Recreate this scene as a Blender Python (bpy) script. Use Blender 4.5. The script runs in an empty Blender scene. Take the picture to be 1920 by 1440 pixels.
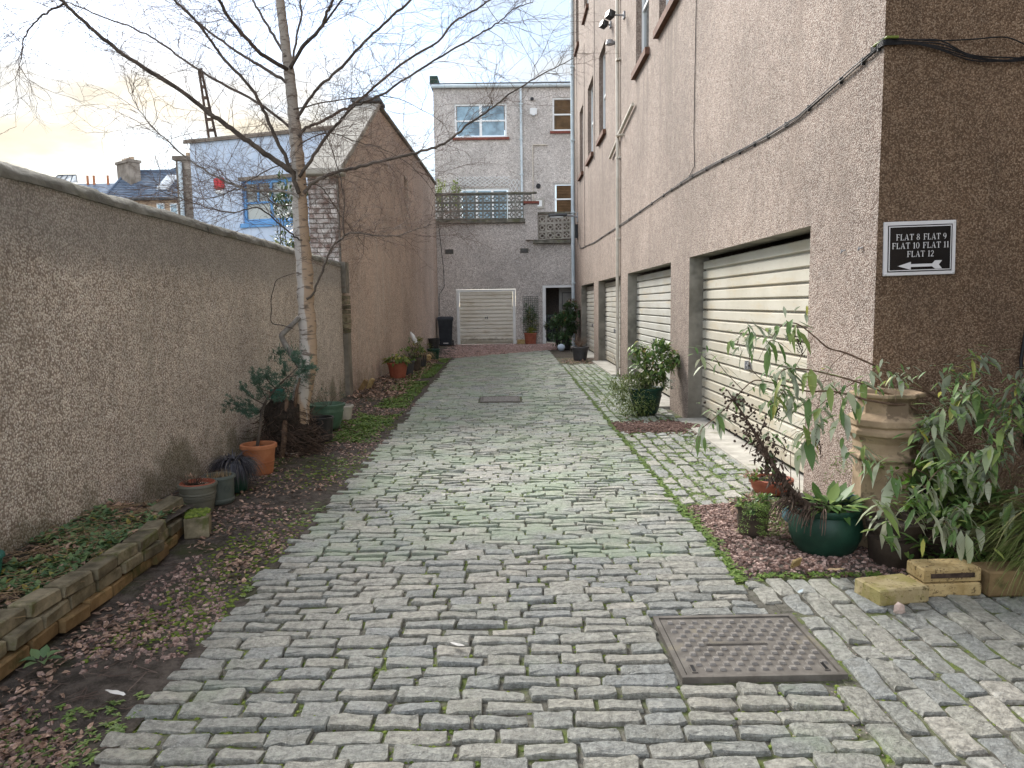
import bpy, math, random
from mathutils import Vector, Matrix, Euler, noise as mnoise

# ------------------------------------------------------------------ camera, sky, sun, exposure
scene = bpy.context.scene
COL = scene.collection
cam_data = bpy.data.cameras.new("camera")
cam = bpy.data.objects.new("camera", cam_data)
COL.objects.link(cam)
cam_data.sensor_width = 36.0
cam_data.lens = 26.25
cam_data.clip_start = 0.05
cam_data.clip_end = 2000
cam.location = (0, 0, 1.5)
cam.rotation_euler = (Matrix.Rotation(math.radians(83.9), 3, 'X') @ Matrix.Rotation(math.radians(-0.8), 3, 'Z')).to_euler()
scene.camera = cam

SUN_AZ, SUN_EL = math.radians(-32), math.radians(34)          # azimuth from +Y (up the lane), negative = left
SUN_DIR = Vector((math.sin(SUN_AZ) * math.cos(SUN_EL), math.cos(SUN_AZ) * math.cos(SUN_EL), math.sin(SUN_EL)))
sun_data = bpy.data.lights.new("sun", 'SUN')
sun_data.energy = 1.5
sun_data.angle = math.radians(24)
sun_data.color = (1.0, 0.965, 0.91)
sun = bpy.data.objects.new("sun", sun_data)
COL.objects.link(sun)
sun.rotation_euler = SUN_DIR.to_track_quat('Z', 'Y').to_euler()

scene.view_settings.view_transform = 'Standard'
scene.view_settings.look = 'None'
scene.view_settings.gamma = 1
scene.view_settings.use_curve_mapping = False
scene.view_settings.exposure = 2.42

world = bpy.data.worlds.new("World")
scene.world = world
world.use_nodes = True
def build_world():
    nt = world.node_tree; nd = nt.nodes; lk = nt.links
    nd.clear()
    out = nd.new('ShaderNodeOutputWorld'); bg = nd.new('ShaderNodeBackground')
    lk.new(bg.outputs[0], out.inputs[0])
    sky = nd.new('ShaderNodeTexSky'); sky.sky_type = 'NISHITA'; sky.sun_disc = False
    sky.sun_elevation = SUN_EL; sky.sun_rotation = SUN_AZ
    sky.dust_density = 0.4
    mul = nd.new('ShaderNodeVectorMath'); mul.operation = 'SCALE'; mul.inputs['Scale'].default_value = 0.05
    lk.new(sky.outputs[0], mul.inputs[0])
    tc = nd.new('ShaderNodeTexCoord')
    # project the view direction onto a flat cloud deck
    sep = nd.new('ShaderNodeSeparateXYZ'); lk.new(tc.outputs['Generated'], sep.inputs[0])
    add = nd.new('ShaderNodeMath'); add.operation = 'ADD'; add.inputs[1].default_value = 0.22
    mx = nd.new('ShaderNodeMath'); mx.operation = 'MAXIMUM'; mx.inputs[1].default_value = 0.0
    lk.new(sep.outputs['Z'], mx.inputs[0]); lk.new(mx.outputs[0], add.inputs[0])
    dv = nd.new('ShaderNodeVectorMath'); dv.operation = 'DIVIDE'
    cmb = nd.new('ShaderNodeCombineXYZ')
    for k in range(3): lk.new(add.outputs[0], cmb.inputs[k])
    lk.new(tc.outputs['Generated'], dv.inputs[0]); lk.new(cmb.outputs[0], dv.inputs[1])
    mp = nd.new('ShaderNodeMapping'); mp.inputs['Location'].default_value = (5.3, 2.2, 0.0)
    lk.new(dv.outputs[0], mp.inputs[0])
    ns = nd.new('ShaderNodeTexNoise'); ns.inputs['Scale'].default_value = 1.5; ns.inputs['Detail'].default_value = 7
    ns.inputs['Roughness'].default_value = 0.52
    lk.new(mp.outputs[0], ns.inputs['Vector'])
    cover = nd.new('ShaderNodeMapRange'); cover.inputs[1].default_value = 0.38; cover.inputs[2].default_value = 0.64
    cover.inputs[3].default_value = 0.10; cover.inputs[4].default_value = 1.0; cover.interpolation_type = 'SMOOTHSTEP'
    lk.new(ns.outputs['Fac'], cover.inputs[0])
    # cloud colour by sun angle; unseen sky behind the camera brightened to fill walls
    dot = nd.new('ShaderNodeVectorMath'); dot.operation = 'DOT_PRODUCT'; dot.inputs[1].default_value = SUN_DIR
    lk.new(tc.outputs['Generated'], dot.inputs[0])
    cloud_ramp = nd.new('ShaderNodeValToRGB')
    cr = cloud_ramp.color_ramp; cr.elements[0].position = 0.0; cr.elements[0].color = (0.66, 0.67, 0.69, 1)
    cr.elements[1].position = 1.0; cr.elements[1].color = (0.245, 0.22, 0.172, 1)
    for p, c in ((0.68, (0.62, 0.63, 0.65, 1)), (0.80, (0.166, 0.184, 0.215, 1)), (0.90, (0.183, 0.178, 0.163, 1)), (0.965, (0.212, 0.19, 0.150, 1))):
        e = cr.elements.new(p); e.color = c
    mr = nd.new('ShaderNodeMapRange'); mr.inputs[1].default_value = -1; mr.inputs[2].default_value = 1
    lk.new(dot.outputs['Value'], mr.inputs[0]); lk.new(mr.outputs[0], cloud_ramp.inputs[0])
    # thicker cloud is a little greyer
    ns2 = nd.new('ShaderNodeTexNoise'); ns2.inputs['Scale'].default_value = 2.6; ns2.inputs['Detail'].default_value = 5
    lk.new(mp.outputs[0], ns2.inputs['Vector'])
    shade = nd.new('ShaderNodeMapRange'); shade.inputs[1].default_value = 0.3; shade.inputs[2].default_value = 0.7
    shade.inputs[3].default_value = 1.2; shade.inputs[4].default_value = 0.76
    lk.new(ns2.outputs['Fac'], shade.inputs[0])
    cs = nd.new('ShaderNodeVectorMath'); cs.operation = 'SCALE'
    lk.new(cloud_ramp.outputs[0], cs.inputs[0]); lk.new(shade.outputs[0], cs.inputs['Scale'])
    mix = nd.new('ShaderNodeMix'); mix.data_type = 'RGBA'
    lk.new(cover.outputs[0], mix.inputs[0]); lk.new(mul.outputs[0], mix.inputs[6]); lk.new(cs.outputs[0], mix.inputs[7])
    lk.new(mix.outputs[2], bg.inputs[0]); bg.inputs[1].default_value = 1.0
build_world()

# ------------------------------------------------------------------ helpers
RND = random.Random(7)
def U(a, b): return RND.uniform(a, b)

class MB:
    """collects shapes, builds ONE mesh object"""
    def __init__(s): s.v = []; s.f = []; s.m = []
    def add(s, vs, fs, m=0):
        o = len(s.v); s.v.extend(tuple(p) for p in vs)
        for f in fs: s.f.append(tuple(i + o for i in f)); s.m.append(m)
    def box(s, x0, x1, y0, y1, z0, z1, m=0):
        s.add([(x0,y0,z0),(x1,y0,z0),(x1,y1,z0),(x0,y1,z0),(x0,y0,z1),(x1,y0,z1),(x1,y1,z1),(x0,y1,z1)],
              [(0,3,2,1),(4,5,6,7),(0,1,5,4),(1,2,6,5),(2,3,7,6),(3,0,4,7)], m)
    def obox(s, M, sx, sy, sz, m=0, bev=0.0):
        hx, hy, hz = sx/2, sy/2, sz/2
        if bev <= 0:
            vs = [M @ Vector(p) for p in ((-hx,-hy,-hz),(hx,-hy,-hz),(hx,hy,-hz),(-hx,hy,-hz),(-hx,-hy,hz),(hx,-hy,hz),(hx,hy,hz),(-hx,hy,hz))]
            s.add(vs, [(0,3,2,1),(4,5,6,7),(0,1,5,4),(1,2,6,5),(2,3,7,6),(3,0,4,7)], m)
        else:
            b = bev; vs = []
            for z, ins in ((-hz, b), (-hz + b, 0), (hz - b, 0), (hz, b)):
                for x, y in ((-1,-1),(1,-1),(1,1),(-1,1)):
                    vs.append(M @ Vector((x * (hx - ins), y * (hy - ins), z)))
            fs = [(3,2,1,0), (12,13,14,15)]
            for k in range(3):
                for i in range(4):
                    j = (i + 1) % 4
                    fs.append((k*4+i, k*4+j, k*4+4+j, k*4+4+i))
            s.add(vs, fs, m)
    def quad(s, a, b, c, d, m=0): s.add([a,b,c,d], [(0,1,2,3)], m)
    def tube(s, pts, r, n=6, m=0, cap=True):
        pts = [Vector(p) for p in pts]
        k = len(pts)
        rs = r if isinstance(r, (list, tuple)) else [r] * k
        t0 = (pts[1] - pts[0]).normalized()
        up = Vector((0,0,1)) if abs(t0.z) < 0.9 else Vector((1,0,0))
        u = t0.cross(up).normalized()
        vs = []
        for i in range(k):
            t = (pts[min(i+1,k-1)] - pts[max(i-1,0)])
            if t.length < 1e-9: t = t0
            t.normalize()
            u = u - t * u.dot(t)
            if u.length < 1e-6: u = t.orthogonal()
            u.normalize(); w = t.cross(u)
            for j in range(n):
                a = 2 * math.pi * j / n
                vs.append(pts[i] + (u * math.cos(a) + w * math.sin(a)) * rs[i])
        fs = [(i*n+j, i*n+(j+1)%n, (i+1)*n+(j+1)%n, (i+1)*n+j) for i in range(k-1) for j in range(n)]
        if cap and n > 2:
            fs.append(tuple(range(n-1,-1,-1))); fs.append(tuple((k-1)*n+j for j in range(n)))
        s.add(vs, fs, m)
    def lathe(s, prof, n=28, c=(0,0,0), m=0, a0=0.0, close=True):
        vs = []
        for r, z in prof:
            for j in range(n):
                a = a0 + 2 * math.pi * j / n
                vs.append((c[0] + r * math.cos(a), c[1] + r * math.sin(a), c[2] + z))
        fs = [(i*n+j, i*n+(j+1)%n, (i+1)*n+(j+1)%n, (i+1)*n+j) for i in range(len(prof)-1) for j in range(n)]
        if close:
            fs.append(tuple(range(n-1,-1,-1)))
        s.add(vs, fs, m)
    def prism(s, poly, axis, a, b, m=0):
        """poly in the two other axes, extruded along axis from a to b"""
        n = len(poly); vs = []
        for t in (a, b):
            for p, q in poly:
                vs.append({'x': (t,p,q), 'y': (p,t,q), 'z': (p,q,t)}[axis])
        fs = [tuple(range(n)), tuple(range(2*n-1,n-1,-1))] + [(i, n+i, n+(i+1)%n, (i+1)%n) for i in range(n)]
        s.add(vs, fs, m)
    def leaf(s, p, d, nrm, L, W, bend=0.15, fold=0.25, m=0):
        d = Vector(d).normalized(); nrm = Vector(nrm); nrm = nrm - d * nrm.dot(d)
        if nrm.length < 1e-4: nrm = d.orthogonal()
        nrm.normalize(); sd = d.cross(nrm); p = Vector(p)
        def q(t, w): return p + d * (L*t) + sd * (W*w) + nrm * (-bend*L*t*t + fold*W*abs(w))
        s.add([q(0,0), q(.3,-.42), q(.3,0), q(.3,.42), q(.65,-.36), q(.65,0), q(.65,.36), q(1,0)],
              [(0,2,1),(0,3,2),(1,2,5,4),(2,3,6,5),(4,5,7),(5,6,7)], m)
    def card(s, p, d, sd, L, W, m=0):
        p = Vector(p); d = Vector(d) * L; sd = Vector(sd) * (W*.5)
        s.add([p, p + d*.5 - sd, p + d, p + d*.5 + sd], [(0,1,2,3)], m)
    def blade(s, p, d, L, W, droop, n=4, m=0):
        p = Vector(p); d = Vector(d).normalized(); sd = d.cross(Vector((0,0,1)))
        sd = sd.normalized() if sd.length > 1e-4 else Vector((1,0,0))
        vs = []; q = p.copy(); st = L / n
        for i in range(n):
            w = W * (1 - i / n) * .5
            vs += [q - sd*w, q + sd*w]
            q = q + d * st; d = (d + Vector((0,0,-droop / n))).normalized()
        vs.append(q)
        fs = [(2*i, 2*i+1, 2*i+3, 2*i+2) for i in range(n-1)] + [(2*n-2, 2*n-1, 2*n)]
        s.add(vs, fs, m)
    def blob(s, c, rx, ry, rz, seed=0, j=0.2, m=0):
        r = random.Random(seed)
        t = (1 + 5 ** .5) / 2
        vs = []
        for a in ((-1,t,0),(1,t,0),(-1,-t,0),(1,-t,0),(0,-1,t),(0,1,t),(0,-1,-t),(0,1,-t),(t,0,-1),(t,0,1),(-t,0,-1),(-t,0,1)):
            k = (1 + r.uniform(-j, j)) / 1.9
            vs.append((c[0]+a[0]*k*rx, c[1]+a[1]*k*ry, c[2]+a[2]*k*rz))
        s.add(vs, [(0,11,5),(0,5,1),(0,1,7),(0,7,10),(0,10,11),(1,5,9),(5,11,4),(11,10,2),(10,7,6),(7,1,8),(3,9,4),(3,4,2),(3,2,6),(3,6,8),(3,8,9),(4,9,5),(2,4,11),(6,2,10),(8,6,7),(9,8,1)], m)
    def mesh(s, name, mats, smooth=False):
        me = bpy.data.meshes.new(name)
        me.from_pydata(s.v, [], s.f)
        mats = mats if isinstance(mats, (list, tuple)) else [mats]
        for mt in mats: me.materials.append(mt)
        if len(mats) > 1: me.polygons.foreach_set('material_index', s.m)
        if smooth: me.polygons.foreach_set('use_smooth', [True] * len(me.polygons))
        me.update()
        return me
    def build(s, name, mats, parent=None, smooth=False, **kw):
        return obj(name, s.mesh(name, mats, smooth), parent, **kw)

def obj(name, data, parent=None, loc=None, kind=None, label=None, cat=None, group=None):
    o = bpy.data.objects.new(name, data); COL.objects.link(o)
    if parent is not None: o.parent = parent
    if loc is not None: o.location = loc
    tag(o, label, cat, group, kind)
    return o
def tag(o, label=None, cat=None, group=None, kind=None):
    if label: o['label'] = label
    if cat: o['category'] = cat
    if group: o['group'] = group
    if kind: o['kind'] = kind
    return o
def thing(name, label, cat, loc=(0,0,0), rz=0.0, group=None):
    o = obj(name, None, None, loc, None, label, cat, group); o.rotation_euler = (0,0,rz)
    o.empty_display_size = 0.1
    return o
def B(name, m, parent, *boxes, **kw):
    """one part made of axis boxes"""
    b = MB()
    for q in boxes: b.box(*q)
    return b.build(name, m, parent, **kw)
def smooth_by_angle(o, ang=40):
    me = o.data
    me.polygons.foreach_set('use_smooth', [True] * len(me.polygons))
    try: me.set_sharp_from_angle(angle=math.radians(ang))
    except Exception: pass
    return o

# ------------------------------------------------------------------ materials
class NT:
    def __init__(s, name):
        s.mat = bpy.data.materials.new(name); s.mat.use_nodes = True
        s.nt = s.mat.node_tree; s.bsdf = s.nt.nodes['Principled BSDF']
        s.geo = s.nt.nodes.new('ShaderNodeNewGeometry')
        s.pos = s.geo.outputs['Position']
    def n(s, t): return s.nt.nodes.new(t)
    def l(s, a, b): s.nt.links.new(a, b)
    def setv(s, sock, v):
        if hasattr(v, 'is_linked') or hasattr(v, 'links'): s.l(v, sock)
        else: sock.default_value = v
    def scaled(s, vec, sc):
        m = s.n('ShaderNodeMapping'); m.inputs['Scale'].default_value = sc; s.l(vec, m.inputs[0]); return m.outputs[0]
    def noise(s, scale, detail=4, rough=.55, vec=None, dist=0):
        t = s.n('ShaderNodeTexNoise'); t.inputs['Scale'].default_value = scale; t.inputs['Detail'].default_value = detail
        t.inputs['Roughness'].default_value = rough; t.inputs['Distortion'].default_value = dist
        s.l(vec or s.pos, t.inputs['Vector']); return t.outputs['Fac']
    def voro(s, scale, vec=None, feature='F1', rand=1.0):
        t = s.n('ShaderNodeTexVoronoi'); t.inputs['Scale'].default_value = scale; t.feature = feature
        t.inputs['Randomness'].default_value = rand
        s.l(vec or s.pos, t.inputs['Vector']); return t
    def ramp(s, fac, stops, interp='LINEAR'):
        r = s.n('ShaderNodeValToRGB'); c = r.color_ramp; c.interpolation = interp
        while len(c.elements) < len(stops): c.elements.new(.5)
        for e, (p, q) in zip(c.elements, stops): e.position = p; e.color = (q[0], q[1], q[2], 1) if len(q) >= 3 else (q[0],)*3 + (1,)
        s.l(fac, r.inputs[0]); return r.outputs[0]
    def step(s, fac, a, b, lo=0.0, hi=1.0):
        m = s.n('ShaderNodeMapRange'); m.inputs[1].default_value = a; m.inputs[2].default_value = b
        m.inputs[3].default_value = lo; m.inputs[4].default_value = hi; m.interpolation_type = 'SMOOTHSTEP'; s.l(fac, m.inputs[0]); return m.outputs[0]
    def math(s, op, a, b=0.0):
        m = s.n('ShaderNodeMath'); m.operation = op; s.setv(m.inputs[0], a); s.setv(m.inputs[1], b); return m.outputs[0]
    def mix(s, fac, a, b, mode='MIX'):
        m = s.n('ShaderNodeMix'); m.data_type = 'RGBA'; m.blend_type = mode
        s.setv(m.inputs[0], fac)
        for k, v in ((6, a), (7, b)):
            if isinstance(v, tuple): m.inputs[k].default_value = (v[0], v[1], v[2], 1)
            else: s.l(v, m.inputs[k])
        return m.outputs[2]
    def scale(s, colr, f):
        m = s.n('ShaderNodeVectorMath'); m.operation = 'SCALE'; s.l(colr, m.inputs[0]); s.setv(m.inputs['Scale'], f); return m.outputs[0]
    def island(s): return s.geo.outputs['Random Per Island']
    def orand(s): return s.n('ShaderNodeObjectInfo').outputs['Random']
    def rnd(s):
        return s.math('FRACT', s.math('ADD', s.island(), s.math('MULTIPLY', s.orand(), 3.7)))
    def z(s):
        q = s.n('ShaderNodeSeparateXYZ'); s.l(s.pos, q.inputs[0]); return q.outputs['Z']
    def bump(s, h, strength=.5, dist=.01):
        b = s.n('ShaderNodeBump'); b.inputs['Strength'].default_value = strength; b.inputs['Distance'].default_value = dist
        s.l(h, b.inputs['Height']); s.l(b.outputs[0], s.bsdf.inputs['Normal'])
    def done(s, col=None, rough=.8, spec=.3, metal=0.0):
        if col is not None:
            if isinstance(col, tuple): s.bsdf.inputs['Base Color'].default_value = (col[0], col[1], col[2], 1)
            else: s.l(col, s.bsdf.inputs['Base Color'])
        s.setv(s.bsdf.inputs['Roughness'], rough)
        s.bsdf.inputs['Specular IOR Level'].default_value = spec
        s.bsdf.inputs['Metallic'].default_value = metal
        return s.mat

def harl(name, stones, scale, grime, algae=0.0, streak=0.6, top=False, bands=()):
    """wet-dash harling: pebbles of several colours thrown on a wall, with streaks and patches of grime"""
    t = NT(name)
    v = t.voro(scale)
    sep = t.n('ShaderNodeSeparateColor'); t.l(v.outputs['Color'], sep.inputs[0])
    c = t.ramp(sep.outputs[0], stones, 'CONSTANT')
    gap = t.step(v.outputs['Distance'], .40, .75)
    c = t.mix(gap, c, (stones[0][1][0]*.85, stones[0][1][1]*.82, stones[0][1][2]*.8))
    big = t.noise(.55, 5, .6)
    c = t.scale(c, t.step(big, .3, .7, .82, 1.12))
    st = t.noise(1.0, 5, .62, t.scaled(t.pos, (2.6, 2.6, .28)))
    c = t.mix(t.step(st, .5, .78, 0, streak), c, grime)
    pat = t.noise(1.7, 6, .65)
    c = t.mix(t.step(pat, .56, .8, 0, .45), c, grime)
    c = t.scale(c, t.step(t.noise(11, 4, .6), .3, .7, .86, 1.12))
    if top:
        b_ = t.math('ADD', t.step(t.z(), 1.35, 2.15), t.math('MULTIPLY', t.noise(1.1, 5, .65), .9))
        c = t.mix(t.step(b_, .75, 1.35, 0, .55), c, (.22,.22,.215))
    for (y0, y1, zt) in bands:                                   # run-off stains below the sills
        sy = t.n('ShaderNodeSeparateXYZ'); t.l(t.pos, sy.inputs[0])
        m_ = t.math('MULTIPLY', t.step(sy.outputs['Y'], y0 - .05, y0 + .12), t.step(sy.outputs['Y'], y1 - .12, y1 + .05, 1, 0))
        m_ = t.math('MULTIPLY', m_, t.math('MULTIPLY', t.step(t.z(), zt - 2.2, zt - .2), t.step(t.z(), zt - .05, zt + .03, 1, 0)))
        m_ = t.math('MULTIPLY', m_, t.step(t.noise(1.0, 5, .6, t.scaled(t.pos, (6, 6, .35))), .40, .62, 0, .75))
        c = t.mix(m_, c, (.17,.135,.11))
    if algae:
        a = t.noise(2.3, 6, .6)
        h = t.step(t.z(), .05, .75, .32, 0)
        c = t.mix(t.step(t.math('ADD', a, h), .66, .86, 0, algae), c, (.085, .088, .04))
    hh = t.math('SUBTRACT', 1.0, v.outputs['Distance'])
    hh = t.math('ADD', hh, t.math('MULTIPLY', t.noise(scale*.4, 2), .6))
    t.bump(hh, .6, .010)
    return t.done(c, .85, .25)

def rough_mat(name, c1, c2, scale=6, detail=7, bump=.4, bdist=.006, rough=.85, isl=.0, spots=None, moss=None, spec=.3, bscale=None):
    """two-tone weathered surface: stone, concrete, soil, plastic, timber"""
    t = NT(name)
    c = t.mix(t.step(t.noise(scale, detail, .62), .32, .68), c1, c2)
    if isl: c = t.scale(c, t.math('ADD', 1 - isl, t.math('MULTIPLY', t.rnd(), 2*isl)))
    if spots: c = t.mix(t.step(t.noise(spots[1], 4, .7), spots[2], spots[2]+.1, 0, spots[3]), c, spots[0])
    if moss: c = t.mix(t.step(t.noise(moss[1], 6, .7), moss[2], moss[2]+.14, 0, moss[3]), c, moss[0])
    if bump: t.bump(t.noise(bscale or scale*6, 6, .7), bump, bdist)
    return t.done(c, rough, spec)

def leaf_mat(name, stops, under=None, rough=.5, trans=.25):
    t = NT(name)
    c = t.ramp(t.rnd(), stops)
    if under:
        c = t.mix(t.geo.outputs['Backfacing'], c, under)
    nt = t.nt; out = nt.nodes['Material Output']
    t.done(c, rough, .35)
    if trans:
        tr = t.n('ShaderNodeBsdfTranslucent'); t.l(c, tr.inputs[0])
        mx = t.n('ShaderNodeMixShader'); mx.inputs[0].default_value = trans
        t.l(t.bsdf.outputs[0], mx.inputs[1]); t.l(tr.outputs[0], mx.inputs[2]); t.l(mx.outputs[0], out.inputs[0])
    return t.mat

def sett_mat(name, green, pale=1.0):
    t = NT(name)
    r = t.rnd()
    c = t.ramp(r, [(0, (.235,.245,.228)), (.2, (.33,.33,.29)), (.45, (.265,.278,.268)), (.68, (.37,.358,.305)), (.9, (.29,.29,.255)), (.975, (.40,.38,.325)), (1, (.41,.39,.34))])
    n1 = t.noise(38, 6, .7)
    c = t.scale(c, t.step(n1, .3, .7, .56, 1.36))
    n2 = t.noise(7, 6, .65)
    c = t.mix(t.step(n2, .48, .70, 0, .5), c, (.20,.195,.16))
    n3 = t.noise(2.1, 8, .72)
    c = t.mix(t.step(n3, .60, .68, 0, .7), c, (.60,.58,.51))                     # lime and lichen bloom
    sp = t.noise(160, 3, .6)
    c = t.mix(t.step(t.noise(8.5, 7, .7, None, .6), .60, .67, 0, .55), c, (.56,.55,.50))
    c = t.mix(t.step(sp, .60, .68, 0, .7), c, (.48,.47,.44))
    c = t.mix(t.step(t.noise(70, 4, .7), .60, .72, 0, .6), c, (.12,.12,.105))
    c = t.scale(c, pale)
    g = t.noise(1.3, 7, .7)
    c = t.mix(t.step(g, .60 - .2*green, .78 - .12*green, 0, .28 + .34*green), c, (.27,.35,.225))
    h = t.math('ADD', t.noise(26, 7, .72), t.math('MULTIPLY', t.noise(120, 4, .6), .35))
    t.bump(h, .95, .022)
    return t.done(c, t.step(n1, .3, .7, .5, .72), .4)

def joint_mat():
    t = NT('joint earth')
    c = t.mix(t.step(t.noise(30, 6, .7), .35, .65), (.075,.071,.057), (.185,.175,.145))
    c = t.mix(t.step(t.noise(3.2, 7, .7), .47, .62, 0, .85), c, (.13,.17,.04))
    c = t.mix(t.step(t.noise(190, 3, .6), .64, .7, 0, .7), c, (.34,.33,.31))
    t.bump(t.noise(90, 6, .7), .8, .012)
    return t.done(c, .95, .15)

def soil_mat():
    t = NT('verge soil')
    c = t.mix(t.step(t.noise(14, 7, .7), .35, .65), (.055,.047,.04), (.14,.118,.10))
    c = t.mix(t.step(t.noise(1.6, 7, .72), .50, .64, 0, .8), c, (.05,.062,.022))
    c = t.mix(t.step(t.noise(150, 3, .6), .62, .7, 0, .6), c, (.26,.20,.17))
    t.bump(t.noise(55, 7, .75), .9, .02)
    return t.done(c, .95, .15)

def bark_mat():
    t = NT('birch bark')
    v = t.scaled(t.pos, (8, 8, 34))
    n = t.noise(1.0, 4, .6, v)
    side = t.noise(.9, 3, .5, t.scaled(t.pos, (7, 7, .55)))
    sx = t.n('ShaderNodeSeparateXYZ'); t.l(t.geo.outputs['Normal'], sx.inputs[0])
    facing = t.math('ADD', t.math('MULTIPLY', sx.outputs['X'], .22), side)
    peel = t.math('MULTIPLY', t.step(facing, .50, .56), t.step(t.z(), 2.7, 3.6, 1, 0))
    hi = t.mix(t.step(t.z(), 2.2, 3.6), (.46,.425,.385), (.31,.275,.235))
    c = t.mix(peel, hi, (.36,.265,.185))              # grey-white skin, orange where it has peeled
    c = t.mix(t.step(n, .54, .64, 0, .9), c, (.13,.10,.08))
    c = t.mix(t.step(t.noise(3.2, 6, .7), .60, .72, 0, .8), c, (.045,.04,.035))
    t.bump(n, .7, .015)
    return t.done(c, .8, .25)

H_LIGHT = [(0, (.17,.122,.097)), (.14, (.29,.225,.187)), (.40, (.365,.30,.253)), (.66, (.45,.387,.335)), (.91, (.235,.176,.143))]
H_BROWN = [(0, (.34,.285,.24)), (.18, (.56,.49,.425)), (.5, (.71,.65,.58)), (.78, (.84,.80,.745)), (.93, (.43,.36,.30))]
H_GREY  = [(0, (.38,.35,.325)), (.14, (.62,.58,.545)), (.5, (.74,.70,.665)), (.8, (.84,.81,.78)), (.95, (.44,.405,.38))]
M = {}
M['harl_right'] = harl('pink pebbledash', H_LIGHT, 98, (.21,.16,.128), 0, .7, bands=[(10.15, 11.5, 5.4), (12.32, 13.55, 5.4), (17.75, 19.0, 5.38), (20.32, 21.72, 5.38), (23.1, 24.2, 5.36)])
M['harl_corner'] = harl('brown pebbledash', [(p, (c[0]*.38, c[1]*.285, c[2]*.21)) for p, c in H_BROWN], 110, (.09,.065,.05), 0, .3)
M['harl_left'] = harl('weathered brown pebbledash', H_BROWN, 78, (.38,.35,.29), .6, .55, True)
M['harl_gable'] = harl('pale brown pebbledash', [(p, tuple(min(.88, q*2.15) for q in c)) for p, c in H_LIGHT], 85, (.55,.505,.455), .3, .5)
M['harl_far'] = harl('grey pebbledash', H_GREY, 60, (.52,.49,.46), 0, .3)
M['sett'] = sett_mat('granite sett', .35)
M['sett_far'] = sett_mat('granite sett mossy', 1.1, 1.05)
M['joint'] = joint_mat()
M['soil'] = soil_mat()
M['bark'] = bark_mat()
M['branch'] = rough_mat('branch bark', (.045,.036,.03), (.12,.098,.08), 9, 6, .5, .006)
M['branch_grey'] = rough_mat('pale branch bark', (.16,.145,.13), (.30,.275,.25), 14, 6, .5, .006)
M['twig'] = rough_mat('twig bark', (.10,.068,.054), (.165,.122,.10), 5, 2, 0)
M['concrete'] = rough_mat('weathered concrete', (.14,.14,.122), (.24,.24,.21), 3, 8, .4, .006, spots=((.10,.095,.08), 1.5, .55, .6))
M['concrete_pale'] = rough_mat('pale concrete slab', (.34,.32,.28), (.50,.475,.42), 5, 8, .4, .004, spots=((.16,.16,.09), 2.2, .58, .6))
M['coping'] = rough_mat('mossy coping', (.11,.105,.085), (.245,.235,.195), 4, 8, .9, .03, moss=((.12,.125,.06), 2.2, .52, .7), bscale=26)
M['jamb'] = rough_mat('stained cement render', (.15,.135,.11), (.28,.26,.22), 2.4, 8, .3, .004, spots=((.09,.085,.07), 1.1, .52, .7))
M['slab_grey'] = rough_mat('skew coping slab', (.30,.28,.24), (.43,.41,.36), 3, 7, .4, .006, isl=.08)
M['old_brick'] = rough_mat('lime washed old brick', (.20,.13,.11), (.55,.52,.49), 9, 7, .5, .008, isl=.25)
M['mortar'] = rough_mat('mortar', (.20,.19,.17), (.32,.30,.27), 9, 5, .4, .004)
M['edging_brick'] = rough_mat('algae stained brick', (.10,.087,.055), (.26,.225,.15), 9, 8, .6, .006, isl=.38, moss=((.09,.105,.025), 5, .54, .75))
M['orange_brick'] = rough_mat('buff brick', (.17,.11,.05), (.28,.19,.09), 9, 8, .6, .006, isl=.25, moss=((.06,.065,.02), 5, .5, .8))
M['yellow_brick'] = rough_mat('yellow brick', (.34,.24,.10), (.50,.38,.19), 14, 8, .6, .006, isl=.1, spots=((.10,.065,.03), 45, .54, .85))
M['moss_brick'] = rough_mat('yellow brick with algae', (.33,.26,.13), (.45,.37,.21), 10, 8, .6, .006, spots=((.10,.075,.03), 45, .55, .85), moss=((.24,.22,.05), 7, .46, .6))
M['white_paint'] = rough_mat('white paint', (.70,.72,.72), (.80,.81,.80), 4, 5, .1, .002, rough=.45)
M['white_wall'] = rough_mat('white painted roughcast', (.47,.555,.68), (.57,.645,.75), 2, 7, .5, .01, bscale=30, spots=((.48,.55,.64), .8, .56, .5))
M['upvc'] = rough_mat('white window frame', (.78,.80,.80), (.84,.86,.86), 3, 3, 0, rough=.35)
M['blue_paint'] = rough_mat('blue gloss paint', (.09,.25,.50), (.14,.33,.60), 6, 5, .1, .002, rough=.4)
M['red_plastic'] = rough_mat('red plastic', (.55,.03,.045), (.66,.06,.07), 6, 3, 0, rough=.4)
M['sill_red'] = rough_mat('red sill paint', (.16,.05,.04), (.25,.085,.06), 10, 6, .3, .003)
M['sill_brown'] = rough_mat('brown sill tile', (.10,.05,.035), (.17,.09,.06), 10, 6, .3, .003)
M['pipe_blue'] = rough_mat('pale blue pipe', (.50,.58,.62), (.62,.69,.72), 3, 4, 0, rough=.45)
M['pipe_cream'] = rough_mat('cream pipe', (.50,.45,.37), (.62,.57,.49), 3, 5, .1, .002, rough=.5)
M['black_plastic'] = rough_mat('black plastic', (.012,.013,.015), (.028,.03,.033), 8, 5, .15, .002, rough=.45)
M['bin'] = rough_mat('dark grey bin plastic', (.018,.022,.03), (.03,.036,.046), 5, 4, .1, .002, rough=.42)
M['cable'] = rough_mat('black cable', (.008,.008,.009), (.02,.02,.022), 20, 2, 0, rough=.5)
M['cable_dusty'] = rough_mat('dusty cable', (.05,.045,.042), (.13,.115,.105), 12, 4, 0, rough=.7)
M['steel'] = rough_mat('dull steel', (.20,.20,.21), (.32,.32,.33), 20, 4, .1, .001, rough=.45)
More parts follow.
